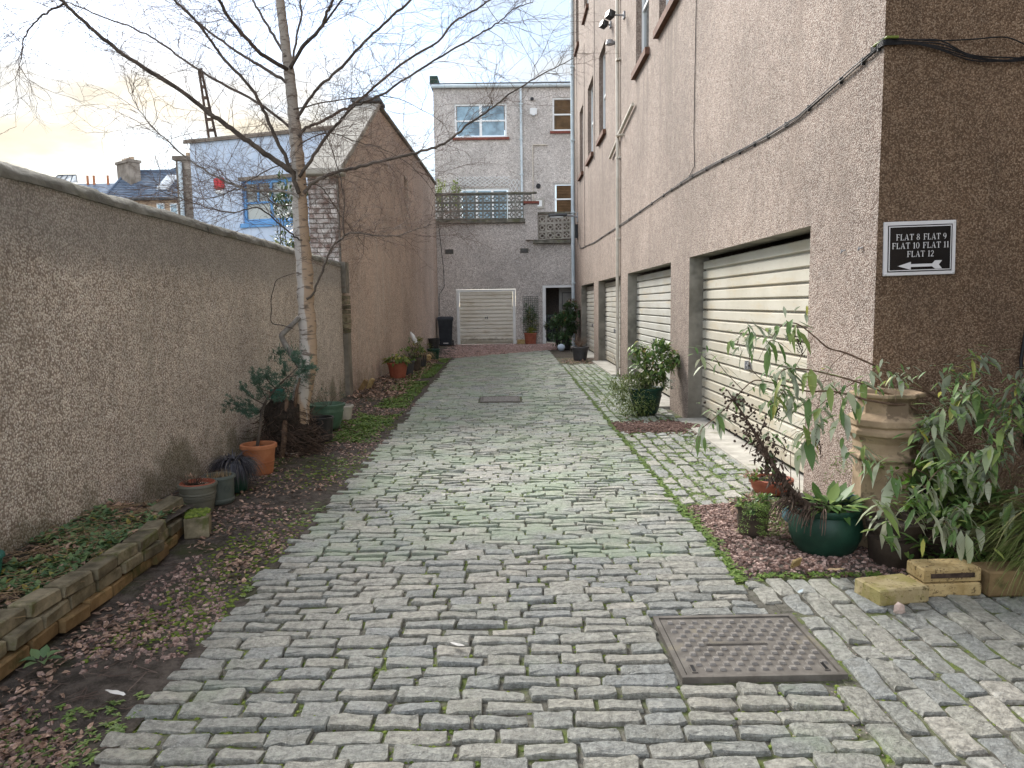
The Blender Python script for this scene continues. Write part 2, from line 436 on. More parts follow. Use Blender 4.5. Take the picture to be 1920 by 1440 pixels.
M['lead'] = rough_mat('dark lead', (.05,.055,.06), (.11,.115,.12), 5, 5, .2, .003, rough=.6)
M['slate'] = rough_mat('blue slate', (.11,.145,.20), (.18,.225,.29), 2, 6, .3, .01, isl=.1, rough=.9, spec=.08)
M['sandstone'] = rough_mat('sandstone', (.30,.21,.14), (.44,.33,.23), 2, 7, .3, .01, isl=.12)
M['dark_stone'] = rough_mat('sooted stone', (.15,.125,.10), (.28,.24,.20), 2, 7, .4, .01, isl=.18)
M['terracotta'] = rough_mat('terracotta', (.34,.125,.055), (.44,.185,.09), 7, 7, .2, .003, spots=((.48,.32,.24), 4, .62, .4))
M['terracotta_red'] = rough_mat('red terracotta plastic', (.25,.07,.04), (.34,.11,.065), 7, 6, .15, .002, rough=.6)
M['buff_clay'] = rough_mat('buff fireclay', (.26,.185,.115), (.42,.315,.205), 5, 8, .35, .004, spots=((.10,.07,.045), 5, .52, .75), moss=((.15,.15,.07), 3, .62, .5))
M['pot_olive'] = rough_mat('olive grey pot', (.085,.085,.065), (.145,.145,.115), 6, 7, .15, .002, rough=.55)
M['pot_grey'] = rough_mat('grey green pot', (.065,.08,.07), (.10,.12,.105), 6, 7, .15, .002, rough=.5)
M['pot_green'] = rough_mat('dark green pot', (.008,.032,.021), (.018,.058,.038), 6, 6, .1, .002, rough=.42)
M['pot_green_pale'] = rough_mat('faded green pot', (.06,.12,.08), (.11,.19,.13), 6, 7, .1, .002, rough=.5)
M['pot_teal'] = rough_mat('teal plastic', (.015,.10,.08), (.03,.15,.12), 6, 5, .1, .002, rough=.5)
M['pot_black'] = rough_mat('black pot', (.018,.018,.018), (.04,.039,.037), 7, 6, .15, .002, rough=.5)
M['pot_brown'] = rough_mat('dark brown pot', (.035,.026,.020), (.075,.056,.043), 7, 6, .15, .002, rough=.5)
M['pot_charcoal'] = rough_mat('charcoal pot', (.04,.039,.042), (.07,.068,.072), 7, 5, .1, .002, rough=.55)
M['glaze'] = rough_mat('blue glaze', (.10,.19,.22), (.17,.28,.31), 9, 6, .1, .002, rough=.22, spec=.5)
M['compost'] = rough_mat('compost', (.02,.016,.012), (.06,.045,.035), 40, 6, .9, .015)
M['iron'] = rough_mat('worn cast iron', (.10,.089,.076), (.185,.168,.146), 8, 8, .4, .003, rough=.6, spots=((.21,.18,.12), 4, .58, .6), spec=.4)
M['iron_worn'] = rough_mat('polished iron studs', (.17,.155,.138), (.27,.25,.225), 30, 6, .2, .002, rough=.45, spec=.5)
M['chip'] = rough_mat('red granite chip', (.17,.105,.088), (.43,.315,.27), 30, 3, .3, .004, isl=.5)
M['chip_light'] = rough_mat('pale pink gravel', (.28,.17,.145), (.50,.38,.34), 30, 3, .3, .004, isl=.35)
M['chip_brown'] = rough_mat('brown bark chip', (.09,.05,.04), (.20,.125,.10), 30, 3, .3, .004, isl=.45)
M['dead_leaf'] = rough_mat('dead leaf', (.14,.085,.058), (.42,.29,.215), 40, 4, .2, .003, isl=.55)
M['dead_stem'] = rough_mat('dead stem', (.045,.03,.022), (.11,.075,.055), 18, 4, .3, .003, isl=.3)
M['straw'] = rough_mat('dry straw', (.22,.15,.08), (.36,.27,.16), 18, 4, 0, isl=.3)
M['cane'] = rough_mat('shrub cane', (.10,.06,.04), (.19,.13,.09), 22, 4, .2, .002)
M['trellis_green'] = rough_mat('dark green mesh', (.02,.045,.035), (.04,.07,.055), 6, 3, 0)
M['door_grey'] = rough_mat('grey door paint', (.22,.22,.21), (.28,.28,.265), 3, 5, .1, .002, rough=.5)
M['render_dark'] = rough_mat('dark passage roughcast', (.13,.105,.09), (.22,.18,.155), 20, 6, .6, .01)
M['blind'] = rough_mat('brown slatted blind', (.11,.065,.03), (.17,.10,.05), 5, 4, .1, .002)
M['curtain'] = rough_mat('pale interior', (.34,.42,.46), (.46,.53,.56), 2, 4, 0)
M['sign_white'] = rough_mat('enamel white', (.60,.58,.58), (.68,.66,.66), 6, 4, 0, rough=.3)
M['sign_black'] = rough_mat('enamel black', (.006,.006,.007), (.012,.012,.013), 6, 3, 0, rough=.14, spec=.5)
M['paper'] = rough_mat('white scrap', (.55,.54,.50), (.70,.69,.66), 20, 3, .2, .003)
M['pinkstone'] = rough_mat('pale pink stone', (.45,.34,.29), (.62,.52,.46), 30, 5, .4, .004)

def garage_mat(name, c1, c2):
    t = NT(name)
    c = t.mix(t.step(t.noise(1.2, 5, .6), .35, .65), c1, c2)
    c = t.mix(t.step(t.noise(2.2, 7, .75, t.scaled(t.pos, (1,1,2.2))), .60, .70, 0, .5), c, (.42,.33,.20))
    c = t.mix(t.step(t.noise(26, 5, .75), .64, .70, 0, .8), c, (.20,.14,.07))
    c = t.mix(t.step(t.noise(1.1, 6, .7, t.scaled(t.pos, (1,1.2,6))), .52, .66, 0, .5), c, (.48,.40,.27))
    dirt = t.math('ADD', t.step(t.z(), .02, .42, .5, 0), t.noise(5, 6, .7))
    c = t.mix(t.step(dirt, .66, .98, 0, .7), c, (.27,.23,.16))
    return t.done(c, .45, .4)
M['garage'] = garage_mat('cream garage paint', (.45,.415,.335), (.53,.50,.42))
M['garage_white'] = garage_mat('white garage paint', (.45,.435,.385), (.54,.53,.48))
M['garage_far'] = garage_mat('yellowed garage paint', (.72,.68,.58), (.80,.77,.68))

def glass_mat(name, tint=(.05,.06,.065)):
    t = NT(name)
    return t.done(t.mix(t.step(t.noise(1.3, 5, .6), .38, .62), tuple(q*.6 for q in tint), tuple(q*1.35 for q in tint)), .06, .8)  # patchy reflection put into the glass colour as noise
M['glass'] = glass_mat('window glass')
M['glass_sky'] = glass_mat('window glass with sky tint', (.22,.32,.38))  # sky reflection put into the pale glass tint
M['glass_brown'] = glass_mat('window glass over brown blind', (.10,.06,.028))
M['glass_grey'] = glass_mat('window glass over grey board', (.30,.30,.27))
M['glass_roof'] = glass_mat('skylight glass', (.55,.58,.60))

G_ = lambda *a: leaf_mat(*a)
M['moss'] = leaf_mat('moss', [(0,(.07,.11,.015)),(.5,(.12,.17,.025)),(1,(.18,.22,.04))], None, .9, 0)
M['weed'] = leaf_mat('weed leaf', [(0,(.075,.14,.025)),(.5,(.14,.23,.045)),(1,(.24,.32,.075))])
M['clover'] = leaf_mat('ground cover leaf', [(0,(.07,.14,.06)),(.5,(.135,.22,.095)),(.9,(.21,.30,.12)),(.96,(.28,.25,.05)),(1,(.35,.27,.06))])
M['conifer'] = leaf_mat('conifer needle', [(0,(.035,.075,.05)),(.6,(.06,.125,.085)),(1,(.11,.19,.13))], None, .6, .1)
M['black_grass'] = leaf_mat('black grass blade', [(0,(.012,.012,.016)),(.6,(.035,.035,.045)),(.88,(.10,.10,.12)),(1,(.20,.175,.13))], None, .45, 0)
M['bud_leaf'] = leaf_mat('grey green lance leaf', [(0,(.08,.15,.045)),(.6,(.14,.225,.065)),(.92,(.23,.29,.08)),(1,(.40,.36,.06))], (.42,.47,.36), .55, .22)
M['bud_leaf_silver'] = leaf_mat('silvery lance leaf', [(0,(.20,.25,.12)),(.6,(.33,.37,.22)),(1,(.44,.46,.32))], (.46,.48,.36), .55, .22)
M['fresh_leaf'] = leaf_mat('fresh green leaf', [(0,(.07,.16,.02)),(.6,(.13,.25,.03)),(1,(.20,.33,.05))])
M['primrose'] = leaf_mat('primrose leaf', [(0,(.06,.13,.03)),(.6,(.105,.19,.05)),(1,(.18,.26,.06))], (.10,.15,.06))
M['hydrangea'] = leaf_mat('hydrangea leaf', [(0,(.09,.15,.03)),(.5,(.17,.22,.05)),(.75,(.34,.33,.07)),(1,(.50,.44,.10))])
M['yellow_green'] = leaf_mat('yellow green leaf', [(0,(.10,.14,.025)),(.6,(.22,.25,.05)),(1,(.36,.36,.09))])
M['evergreen'] = leaf_mat('glossy evergreen leaf', [(0,(.04,.085,.036)),(.6,(.075,.145,.06)),(.9,(.12,.20,.08)),(1,(.14,.07,.04))], None, .35, .08)
M['bronze'] = leaf_mat('bronze shoot leaf', [(0,(.09,.04,.02)),(.6,(.15,.08,.035)),(1,(.10,.11,.04))])
M['pieris'] = leaf_mat('shrub leaf', [(0,(.06,.12,.035)),(.5,(.13,.22,.06)),(.85,(.25,.33,.09)),(1,(.25,.15,.05))], None, .4, .15)
M['flower_bush'] = leaf_mat('fine leaf', [(0,(.08,.12,.035)),(.5,(.15,.20,.065)),(1,(.26,.29,.11))])
M['petal'] = leaf_mat('white petal', [(0,(.7,.7,.6)),(1,(.8,.8,.72))])
M['holly'] = leaf_mat('holly leaf', [(0,(.03,.06,.025)),(.6,(.065,.11,.04)),(1,(.15,.19,.07))], None, .35, .1)
M['laurel_light'] = leaf_mat('light terrace leaf', [(0,(.12,.19,.03)),(.6,(.22,.30,.05)),(1,(.33,.38,.09))])
M['grass'] = leaf_mat('sedge blade', [(0,(.09,.13,.03)),(.6,(.16,.20,.05)),(.88,(.22,.25,.08)),(1,(.42,.35,.18))], None, .5, .15)

# ------------------------------------------------------------------ ground
B('ground', M['soil'], None, (-300, 300, -40, 600, -.4, -.10), kind='structure')

def lane_left(y): return -1.40 if y < 8.5 else -1.40 - .2 * min(1, (y - 8.5) / 11)
def lane_right(y): return 1.21
def lane_end(x): return 21.1 + (x + 1.65) * 1.14
CHIPS_END = 28.4
b = MB()
ys = [-3, 2, 5, 8.5, 12, 16, 19.5, 22, 25]
for i in range(len(ys) - 1):
    b.quad((lane_left(ys[i]) - .06, ys[i], -.017), (3.5, ys[i], -.017), (3.5, ys[i+1], -.017), (lane_left(ys[i+1]) - .06, ys[i+1], -.017))
lane = b.build('cobbled_lane', M['joint'], None, kind='structure')

# setts: outline of ten points, chamfered, slightly crooked top
def sett_shape(mb, cx, cy, l, w, z, r, rz=0.0, tilt=0.006, low=False, dep=.05, m=0):
    cut = min(l, w) * r.uniform(.05, .13)
    hl, hw = l / 2, w / 2
    if low:
        o = [(-hl, -hw), (hl, -hw), (hl, hw), (-hl, hw)]
    else:
        o = [(-hl, -hw + cut), (-hl + cut, -hw), (-hl*.3, -hw), (hl*.35, -hw), (hl - cut, -hw), (hl, -hw + cut), (hl, hw - cut), (hl - cut, hw), (hl*.3, hw), (-hl*.35, hw), (-hl + cut, hw), (-hl, hw - cut)]
    j = min(l, w) * (.085 if not low else .05)
    o = [(x + r.uniform(-j, j), y + r.uniform(-j, j)) for x, y in o]
    n = len(o); ins = r.uniform(.035, .075) * min(l, w)
    ca, sa = math.cos(rz), math.sin(rz)
    tx, ty = r.uniform(-tilt, tilt), r.uniform(-tilt, tilt)
    def P(x, y, zz):
        return (cx + x*ca - y*sa, cy + x*sa + y*ca, z + zz + tx * x / hl + ty * y / hw)
    vs = [P(x, y, -dep) for x, y in o] + [P(x, y, -r.uniform(.004, .011)) for x, y in o]
    vs += [P(x * (1 - ins/hl), y * (1 - ins/hw), r.uniform(-.004, .003)) for x, y in o]
    fs = []
    for k in range(2):
        for i in range(n):
            q = (i + 1) % n
            fs.append((k*n+i, k*n+q, (k+1)*n+q, (k+1)*n+i))
    if low: fs.append(tuple(2*n + i for i in range(n)))
    else:
        vs.append(P(r.uniform(-.1,.1)*l, 0, r.uniform(.0, .005)))
        fs += [(2*n + i, 2*n + (i+1) % n, 3*n) for i in range(n)]
    mb.add(vs, fs, m)

SETT_MESH = []
for k in range(36):
    b = MB(); sett_shape(b, 0, 0, .19, .078, 0, random.Random(100 + k)); SETT_MESH.append(b.mesh('sett', M['sett']))
MAN = (.65, 1.335, 2.825, 3.445)          # cast iron cover near
GRATE = (-.53, .15, 11.42, 12.14)        # cover further up
def spans(x0, x1, y, holes):
    s = [(x0, x1)]
    for hx0, hx1, hy0, hy1 in holes:
        if hy0 - .05 < y < hy1 + .05:
            ns = []
            for a, c in s:
                if hx1 <= a or hx0 >= c: ns.append((a, c)); continue
                if hx0 - a > .06: ns.append((a, hx0))
                if c - hx1 > .06: ns.append((hx1, c))
            s = ns
    return s
far = MB(); near_n = 0
r = random.Random(5)
y = 2.06; row = 0
while y < 25.2:
    pitch = r.uniform(.086, .099); wd = pitch - r.uniform(.012, .017); yc = y + pitch / 2
    wob = [r.uniform(-.0015, .0015) for _ in range(5)]
    for x0, x1 in spans(lane_left(yc) + r.uniform(-.07, .03), lane_right(yc) + r.uniform(-.02, .03), yc, (MAN, GRATE)):
        x = x0
        while x < x1 - .05:
            L = r.uniform(.15, .255)
            if x1 - (x + L) < .12: L = x1 - x
            cx = x + L / 2
            if yc > lane_end(cx): x += L; continue
            gap = r.uniform(.006, .022)
            dy = wob[int((cx + 1.6) / .7) % 5] + r.uniform(-.002, .002)
            zz = r.choice((-.006, -.002, -.001, 0, .001, .003)) + r.uniform(-.002, .002)
            w2 = wd * r.uniform(.95, 1.01); rz = r.uniform(-.012, .012)
            if near_n < 296:
                o = obj('sett', r.choice(SETT_MESH), lane, (cx, yc + dy, zz))
                o.scale = ((L - gap) / .19, w2 / .078, 1); o.rotation_euler = (r.uniform(-.03, .022), r.uniform(-.016, .016), rz + (math.pi if r.random() < .5 else 0))
                near_n += 1
            else:
                sett_shape(far, cx, yc + dy, L - gap, w2, zz*(1 if yc < 6 else .45), r, rz, .007, low=yc > 9)
            x += L
    y += pitch
far.build('setts', M['sett_far'], lane, kind='stuff')

# paving of long setts beside the lane, running the other way
side = B('side_paving', M['joint'], None, (1.30, 3.5, 1.6, 3.98, -.06, -.012), kind='structure')
x = 1.236; r = random.Random(11)
while x < 3.2:
    wd = r.uniform(.105, .13) if x > 1.3 else .118; y = 1.95 + r.uniform(0, .2)
    ylim = 3.92 if x < 2.0 else 3.88
    while y < ylim - .08:
        L = r.uniform(.15, .32)
        if y + L > ylim - .1: L = ylim - y
        cy = y + L/2; cx = x + wd/2
        if not (x < MAN[1] and MAN[2] - .03 < cy + L/2 and cy - L/2 < MAN[3] + .02) and not (x < 1.42 and y + L < 2.8 and False):
            o = obj('sett', r.choice(SETT_MESH), side, (cx + r.uniform(-.006, .006), cy, r.uniform(-.006, .006)))
            o.scale = ((L - r.uniform(.012, .024)) / .19, (wd - r.uniform(.012, .022)) / .078, 1)
            o.rotation_euler = (r.uniform(-.02, .02), r.uniform(-.02, .02), math.pi/2 + r.uniform(-.04, .04))
        y += L
    x += wd
apron = B('garage_apron', M['joint'], None, (1.235, 2.22, 5.3, 18.6, -.06, -.013), kind='structure')
x = 1.25; r = random.Random(12); afar = MB()
while x < 2.1:
    wd = r.uniform(.12, .14); y = 5.42 + r.uniform(-.1, .1)
    while y < 18.3:
        L = r.uniform(.17, .26); cy = y + L/2; cx = x + wd/2
        if 8.62 < cy < 9.25: y += L; continue
        ll, ww, zz, rz = L - r.uniform(.016, .03), wd - r.uniform(.018, .03), r.uniform(-.005, .006), math.pi/2 + r.uniform(-.05, .05)
        if cy < 8.7:
            o = obj('sett', r.choice(SETT_MESH), apron, (cx, cy, zz)); o.scale = (ll/.19, ww/.078, 1)
            o.rotation_euler = (r.uniform(-.02, .02), r.uniform(-.02, .02), rz)
        else:
            sett_shape(afar, cx, cy, ll, ww, zz, r, rz, .006, low=cy > 12)
        y += L
    x += wd
afar.build('setts', M['sett_far'], apron, kind='stuff')

def height_sheet(name, x0, x1, y0, y1, nx, ny, fz, m, fx=None, kind='structure'):
    b = MB(); vs = []
    for j in range(ny + 1):
        y = y0 + (y1 - y0) * j / ny
        for i in range(nx + 1):
            t = i / nx
            a, c = (fx(y) if fx else (x0, x1))
            x = a + (c - a) * t
            vs.append((x, y, fz(x, y, t)))
    b.add(vs, [(j*(nx+1)+i, j*(nx+1)+i+1, (j+1)*(nx+1)+i+1, (j+1)*(nx+1)+i) for j in range(ny) for i in range(nx)])
    return b.build(name, m, None, smooth=True, kind=kind)
def vz(x, y, t=None):
    n = mnoise.noise(Vector((x*2.1, y*2.1, 0))) * .022 + mnoise.noise(Vector((x*7, y*7, 3))) * .010
    d = (lane_left(y) - x)
    return -.008 + n * min(1, max(0, d * 6)) + .035 * min(1, max(0, d - .25))
height_sheet('verge', 0, 0, 1.2, 28.4, 22, 360, vz, M['soil'], fx=lambda y: (-2.80, lane_left(y) + .02 if y < 21 else -1.3))
def bz(x, y, t=None):
    return .19 + .03 * mnoise.noise(Vector((x*4, y*4, 9))) - .05 * max(0, (x + 2.3) * 3)
height_sheet('planting_bed', -2.8, -2.16, 1.2, 4.95, 10, 50, bz, M['soil'])
def gz(x, y, t=None): return .004 + .012 * mnoise.noise(Vector((x*5, y*5, 4))) + .03 * max(0, min(1, (x - 1.35) * 2)) * min(1, max(0, (y - 3.98) * 5)) - .035 * max(0, 1 - (y - 3.90) / .10) - .03 * max(0, 1 - (x - 1.24) / .10)
height_sheet('gravel_bed', 0, 0, 3.90, 5.38, 20, 26, gz, M['soil'], fx=lambda y: (1.24 + .05 * math.sin(y * 6), 3.4))
def gz2(x, y, t=None): return .002 + .012 * mnoise.noise(Vector((x*5, y*5, 4))) + .05 * math.sin(math.pi * min(1, max(0, (y - 8.5 + .08*math.sin(x*9)) / .82))) - .035
height_sheet('gravel_patch', 0, 0, 8.58, 9.3, 14, 10, gz2, M['soil'], fx=lambda y: (1.27, 2.23))
def gz3(x, y, t=None): return -.014 + .01 * mnoise.noise(Vector((x*3, y*3, 8)))
height_sheet('gravel_yard', -2.75, 2.2, 20.9, 28.38, 30, 40, gz3, M['soil'])

# ------------------------------------------------------------------ walls with openings
def open_wall(mb, P, u0, u1, v0, v1, holes, m=0, mj=0):
    """front face of a wall in (u, v); holes = (u0, u1, v0, v1, depth); P(u, v, w) gives the world point, w inward"""
    us = sorted({u0, u1, *[h[0] for h in holes], *[h[1] for h in holes]})
    vs = sorted({v0, v1, *[h[2] for h in holes], *[h[3] for h in holes]})
    for i in range(len(us) - 1):
        for j in range(len(vs) - 1):
            cu, cv = (us[i] + us[i+1]) / 2, (vs[j] + vs[j+1]) / 2
            if any(h[0] < cu < h[1] and h[2] < cv < h[3] for h in holes): continue
            mb.quad(P(us[i], vs[j], 0), P(us[i+1], vs[j], 0), P(us[i+1], vs[j+1], 0), P(us[i], vs[j+1], 0), m)
    for h in holes:
        a, c, d, e, w = h[:5]; mm = h[5] if len(h) > 5 else mj
        mb.quad(P(a,d,0), P(a,d,w), P(a,e,w), P(a,e,0), mm)
        mb.quad(P(c,d,0), P(c,e,0), P(c,e,w), P(c,d,w), mm)
        mb.quad(P(a,e,0), P(a,e,w), P(c,e,w), P(c,e,0), mm)
        if d > v0: mb.quad(P(a,d,0), P(c,d,0), P(c,d,w), P(a,d,w), mm)

# ------------------------------------------------------------------ right-hand block of flats with four garages
RX = 2.24
flats = thing('block_of_flats', 'tall pink pebbledash block with four cream garage doors along the right of the lane', 'building', (RX, 15, 0))
def local(o, *parts):
    for p in parts: p.location = Vector(p.location) - Vector(o.location)
GAR = [(5.65, 9.44), (10.53, 14.40), (15.38, 19.21), (20.25, 23.88)]
WIN = [(10.15, 11.5, 5.50, 7.5), (12.32, 13.55, 5.50, 7.5), (17.75, 19.0, 5.48, 7.48), (20.32, 21.72, 5.48, 7.46), (23.1, 24.2, 5.46, 7.44), (21.5, 22.65, 9.66, 11.6), (24.4, 25.4, 9.64, 11.6), (17.75, 19.0, 9.66, 11.6)]
P_r = lambda u, v, w: (RX + w, u, v)
b = MB()
open_wall(b, P_r, 4.62, 26.4, -.1, 13.5, [(a, c, -.1, 2.05, .24, 1) for a, c in GAR] + [(a, c, d, e, .17, 0) for a, c, d, e in WIN])
b.quad((RX, 26.4, -.1), (9, 26.4, -.1), (9, 26.4, 13.5), (RX, 26.4, 13.5)); b.quad((9, 4.62, -.1), (9, 26.4, -.1), (9, 26.4, 13.5), (9, 4.62, 13.5))
b.quad((RX, 4.62, 13.5), (RX, 26.4, 13.5), (9, 26.4, 13.5), (9, 4.62, 13.5))
w = b.build('wall', [M['harl_right'], M['jamb']], flats); local(flats, w)
b = MB()
P_c = lambda u, v, w: (u, 4.62, v)
b.quad((RX, 4.62, -.1), (3.5, 4.62, -.1), (3.5, 4.62, 13.5), (RX, 4.62, 13.5))
b.quad((3.5, 4.62, -.1), (3.5, -4, -.1), (3.5, -4, 13.5), (3.5, 4.62, 13.5))  # unseen return wall towards the camera, added to darken the corner
b.quad((3.5, -4, 13.5), (9, -4, 13.5), (9, 4.62, 13.5), (3.5, 4.62, 13.5)); b.quad((3.5, -4, -.1), (9, -4, -.1), (9, -4, 13.5), (3.5, -4, 13.5))
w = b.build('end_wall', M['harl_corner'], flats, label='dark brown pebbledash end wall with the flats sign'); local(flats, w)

def garage_door(parent, P, u0, u1, v0, v1, n, m, mh, handle=.5, face=.028, hv=.80):
    """up-and-over door of pressed slats; u along, v up, w inward"""
    root = parent; off = Vector(parent.location)
    W = lambda u, v, w: tuple(Vector(P(u, v, w)) - off)
    b = MB()                                                            # backing sheet and frame
    fw = .045
    b.add([W(u0, v0, face+.02), W(u1, v0, face+.02), W(u1, v1, face+.02), W(u0, v1, face+.02)], [(0,1,2,3)])
    door = b.build('garage_door', m, root)
    h = (v1 - v0) / n; me = None
    for k in range(n):
        v = v0 + k*h
        prof = [(v, face+.018), (v + h*.10, face+.018), (v + h*.20, 0), (v + h*.90, 0), (v + h, face+.010)]
        q = MB()
        vs = [W(u, a, c) for a, c in prof for u in (u0 + fw*.3, u1 - fw*.3)]
        q.add(vs, [(2*i, 2*i+1, 2*i+3, 2*i+2) for i in range(len(prof)-1)])
        q.build('slat', m, door)
    q = MB(); uc = u0 + (u1-u0)*handle
    for (a, c, d, e, w0, w1) in ((-.05, -.03, -.035, .035, -.035, .02), (.03, .05, -.045, .045, -.035, .02), (-.05, .05, -.008, .008, -.03, -.012)):
        p0, p1 = W(uc+a, v0+hv+d, w0), W(uc+c, v0+hv+e, w1)
        q.box(min(p0[0],p1[0]), max(p0[0],p1[0]), min(p0[1],p1[1]), max(p0[1],p1[1]), min(p0[2],p1[2]), max(p0[2],p1[2]))
    q.build('handle', mh, door)
    return door
for k, (a, c) in enumerate(GAR):
    garage_door(flats, lambda u, v, w: (RX + .17 + w, u, v), a + .01, c - .01, .05, 2.0, 16, M['garage'] if k == 0 else M['garage_white'], M['steel'], face=.019)
    o = B('threshold', M['concrete_pale'], flats, (RX - .14 - .02*k, RX + .22, a - (0 if k else .02), c, -.05, .022 + .002*k)); local(flats, o)
for a, c, d, e in WIN:
    f = B('window_frame', M['upvc'], flats, (RX + .10, RX + .17, a, a + .06, d, e), (RX + .10, RX + .17, c - .06, c, d, e), (RX + .102, RX + .17, a + .06, c - .06, d, d + .06),
          (RX + .102, RX + .17, a + .06, c - .06, e - .06, e), (RX + .104, RX + .17, a + .06, c - .06, (d+e)/2 - .025, (d+e)/2 + .025)); local(flats, f)
    B('pane', M['glass'], f, (RX + .135, RX + .16, a + .06, c - .06, d + .06, e - .06))
    o = B('window_sill', M['sill_brown'], flats, (RX - .075, RX + .15, a - .08, c + .08, d - .11, d - .002)); local(flats, o)
# services on the wall
def pipe(name, pts, rad, m, parent, clips=(), n=10):
    b = MB(); b.tube(pts, rad, n)
    for (x, y, z) in clips: b.box(x - rad*1.5, x + rad*1.5, y - rad*1.6, y + rad*1.6, z - .02, z + .02)
    o = b.build(name, m, parent); smooth_by_angle(o)
    if parent: local(parent, o)
    return o
pipe('drainpipe', [(RX - .07, 26.1, -.02), (RX - .07, 26.1, 13.4)], .06, M['pipe_blue'], flats, [(RX - .05, 26.1, z) for z in (2.2, 4.6, 7, 9.4, 11.8)], 12)
pipe('soil_pipe', [(RX - .05, 15.42, 0), (RX - .05, 15.42, 4.75), (RX - .05, 15.5, 6.4), (RX - .05, 15.5, 13.4)], .036, M['pipe_cream'], flats, [(RX - .03, 15.42, z) for z in (1.2, 2.8, 4.4, 6.3, 8)])
pipe('branch_pipe', [(RX - .05, 13.55, 4.96), (RX - .05, 15.42, 4.80)], .032, M['pipe_cream'], flats)
pipe('waste_pipe', [(RX - .05, 15.42, 4.76), (RX - .05, 16.6, 4.62)], .03, M['pipe_cream'], flats)
pipe('overflow_pipe', [(RX + .02, 14.9, 4.74), (RX - .16, 14.9, 4.72)], .022, M['pipe_cream'], flats)
for y_, z0, z1 in ((19.9, 5.2, 13.4), (25.0, 3.4, 13.4)):
    pipe('thin_wire', [(RX - .012, y_, z0), (RX - .012, y_ + .05, (z0+z1)/2), (RX - .012, y_, z1)], .007, M['cable_dusty'], flats, n=5)
pipe('thin_wire', [(RX - .01, 9.22, 13.4), (RX - .01, 9.21, 5.0), (RX - .01, 9.25, 3.5), (RX - .01, 9.2, 3.12), (RX - .012, 9.5, 3.03)], .005, M['cable'], flats, n=5)
pipe('thin_wire', [(RX - .01, 22.6, 9.0), (RX - .012, 22.62, 6), (RX - .012, 22.6, 3.15)], .006, M['cable_dusty'], flats, n=5)

# cable run, sagging along the wall and round the corner
cb = thing('cable_bundle', 'bundle of black and dusty cables clipped across the pink wall and round its corner', 'cable', (RX, 4.62, 3))
run = [(4.66, 3.0), (5.0, 2.97), (5.9, 2.90), (6.6, 2.905), (7.2, 2.92), (8.2, 2.97), (9.3, 3.02), (10.3, 3.03), (11.2, 3.035), (13, 3.04), (15.0, 3.05), (17.5, 3.07), (20.0, 3.09), (22, 3.16), (23.4, 3.19), (24.1, 3.25), (25.0, 3.6), (25.6, 4.2)]
for k in range(4):
    rr = random.Random(40 + k)
    pts = [(RX - .014 - .006*(k % 2), y_, z_ + .007*(k - 1.5) + rr.uniform(-.008, .008)) for y_, z_ in run]
    o = MB(); o.tube(pts, .0042, 5); o = o.build('cable', M['cable_dusty'] if k % 3 else M['cable'], cb, smooth=True); local(cb, o)
for k in range(6):
    rr = random.Random(60 + k)
    off = (-.4, -.1, .1, .25, .5, .9)[k]
    pts = [(RX - .02, 4.75, 3.0 + .008*(k-2)), (RX - .012, 4.62, 3.012 + .008*(k-2)), (RX + .03, 4.60, 3.01 + .007*(k-2)), (2.42, 4.59, 2.99 + .006*k), (2.56, 4.585, 2.95 + .012*k),
           (2.75, 4.585, 2.905 + .02*off + (.09 if k == 5 else 0)), (2.95, 4.585, 2.89 + .02*off + (.11 if k == 5 else 0)), (3.1, 4.587, 2.90 + .004*k + (.05 if k == 5 else 0)), (3.3, 4.59, 2.93 + .01*k), (3.48, 4.59, 2.95)]
    pts = [(x + rr.uniform(-.02,.02), y, z + rr.uniform(-.012,.012)) if i_ > 2 else (x, y, z) for i_, (x, y, z) in enumerate(pts)]
    S_ = []
    for i_ in range(len(pts)-1):
        p0, p1, p2, p3 = [Vector(pts[min(max(i_+d_,0),len(pts)-1)]) for d_ in (-1,0,1,2)]
        for s_ in range(5):
            u = s_/5; S_.append(.5*((2*p1) + (p2-p0)*u + (2*p0-5*p1+4*p2-p3)*u*u + (3*p1-p0-3*p2+p3)*u**3))
    o = MB(); o.tube(S_, .0042, 5); o = o.build('cable', M['cable'], cb, smooth=True); local(cb, o)
b = MB()
for i in range(26):
    t = i / 25 * (len(run) - 3); k = int(t); f = t - k
    y_, z_ = run[k][0]*(1-f) + run[k+1][0]*f, run[k][1]*(1-f) + run[k+1][1]*f
    b.box(RX - .022, RX, y_ - .006, y_ + .006, z_ - .022, z_ + .022)
o = b.build('cable_clip', M['cable'], cb, kind='stuff'); local(cb, o)
o = MB(); o.tube([(RX - .025, 4.70, 3.02), (RX + .0, 4.59, 3.035), (RX + .06, 4.575, 3.03)], .008, 6); o = o.build('tape', M['yellow_green'], cb); local(cb, o)
pipe('hanging_cable', [(3.16, 4.585, 1.32), (3.13, 4.575, 1.12), (3.155, 4.58, .9), (3.2, 4.585, .55)], .010, M['cable'], flats, n=6)
for y_ in (5.05, 4.8):
    o = MB(); o.tube([(RX - .002, y_, 1.83), (RX - .02, y_ + .01, 1.82), (RX - .018, y_ + .03, 1.81), (RX - .012, y_ + .03, 1.835)], .004, 5)
    o = o.build('wall_hook', M['steel'], flats); local(flats, o)

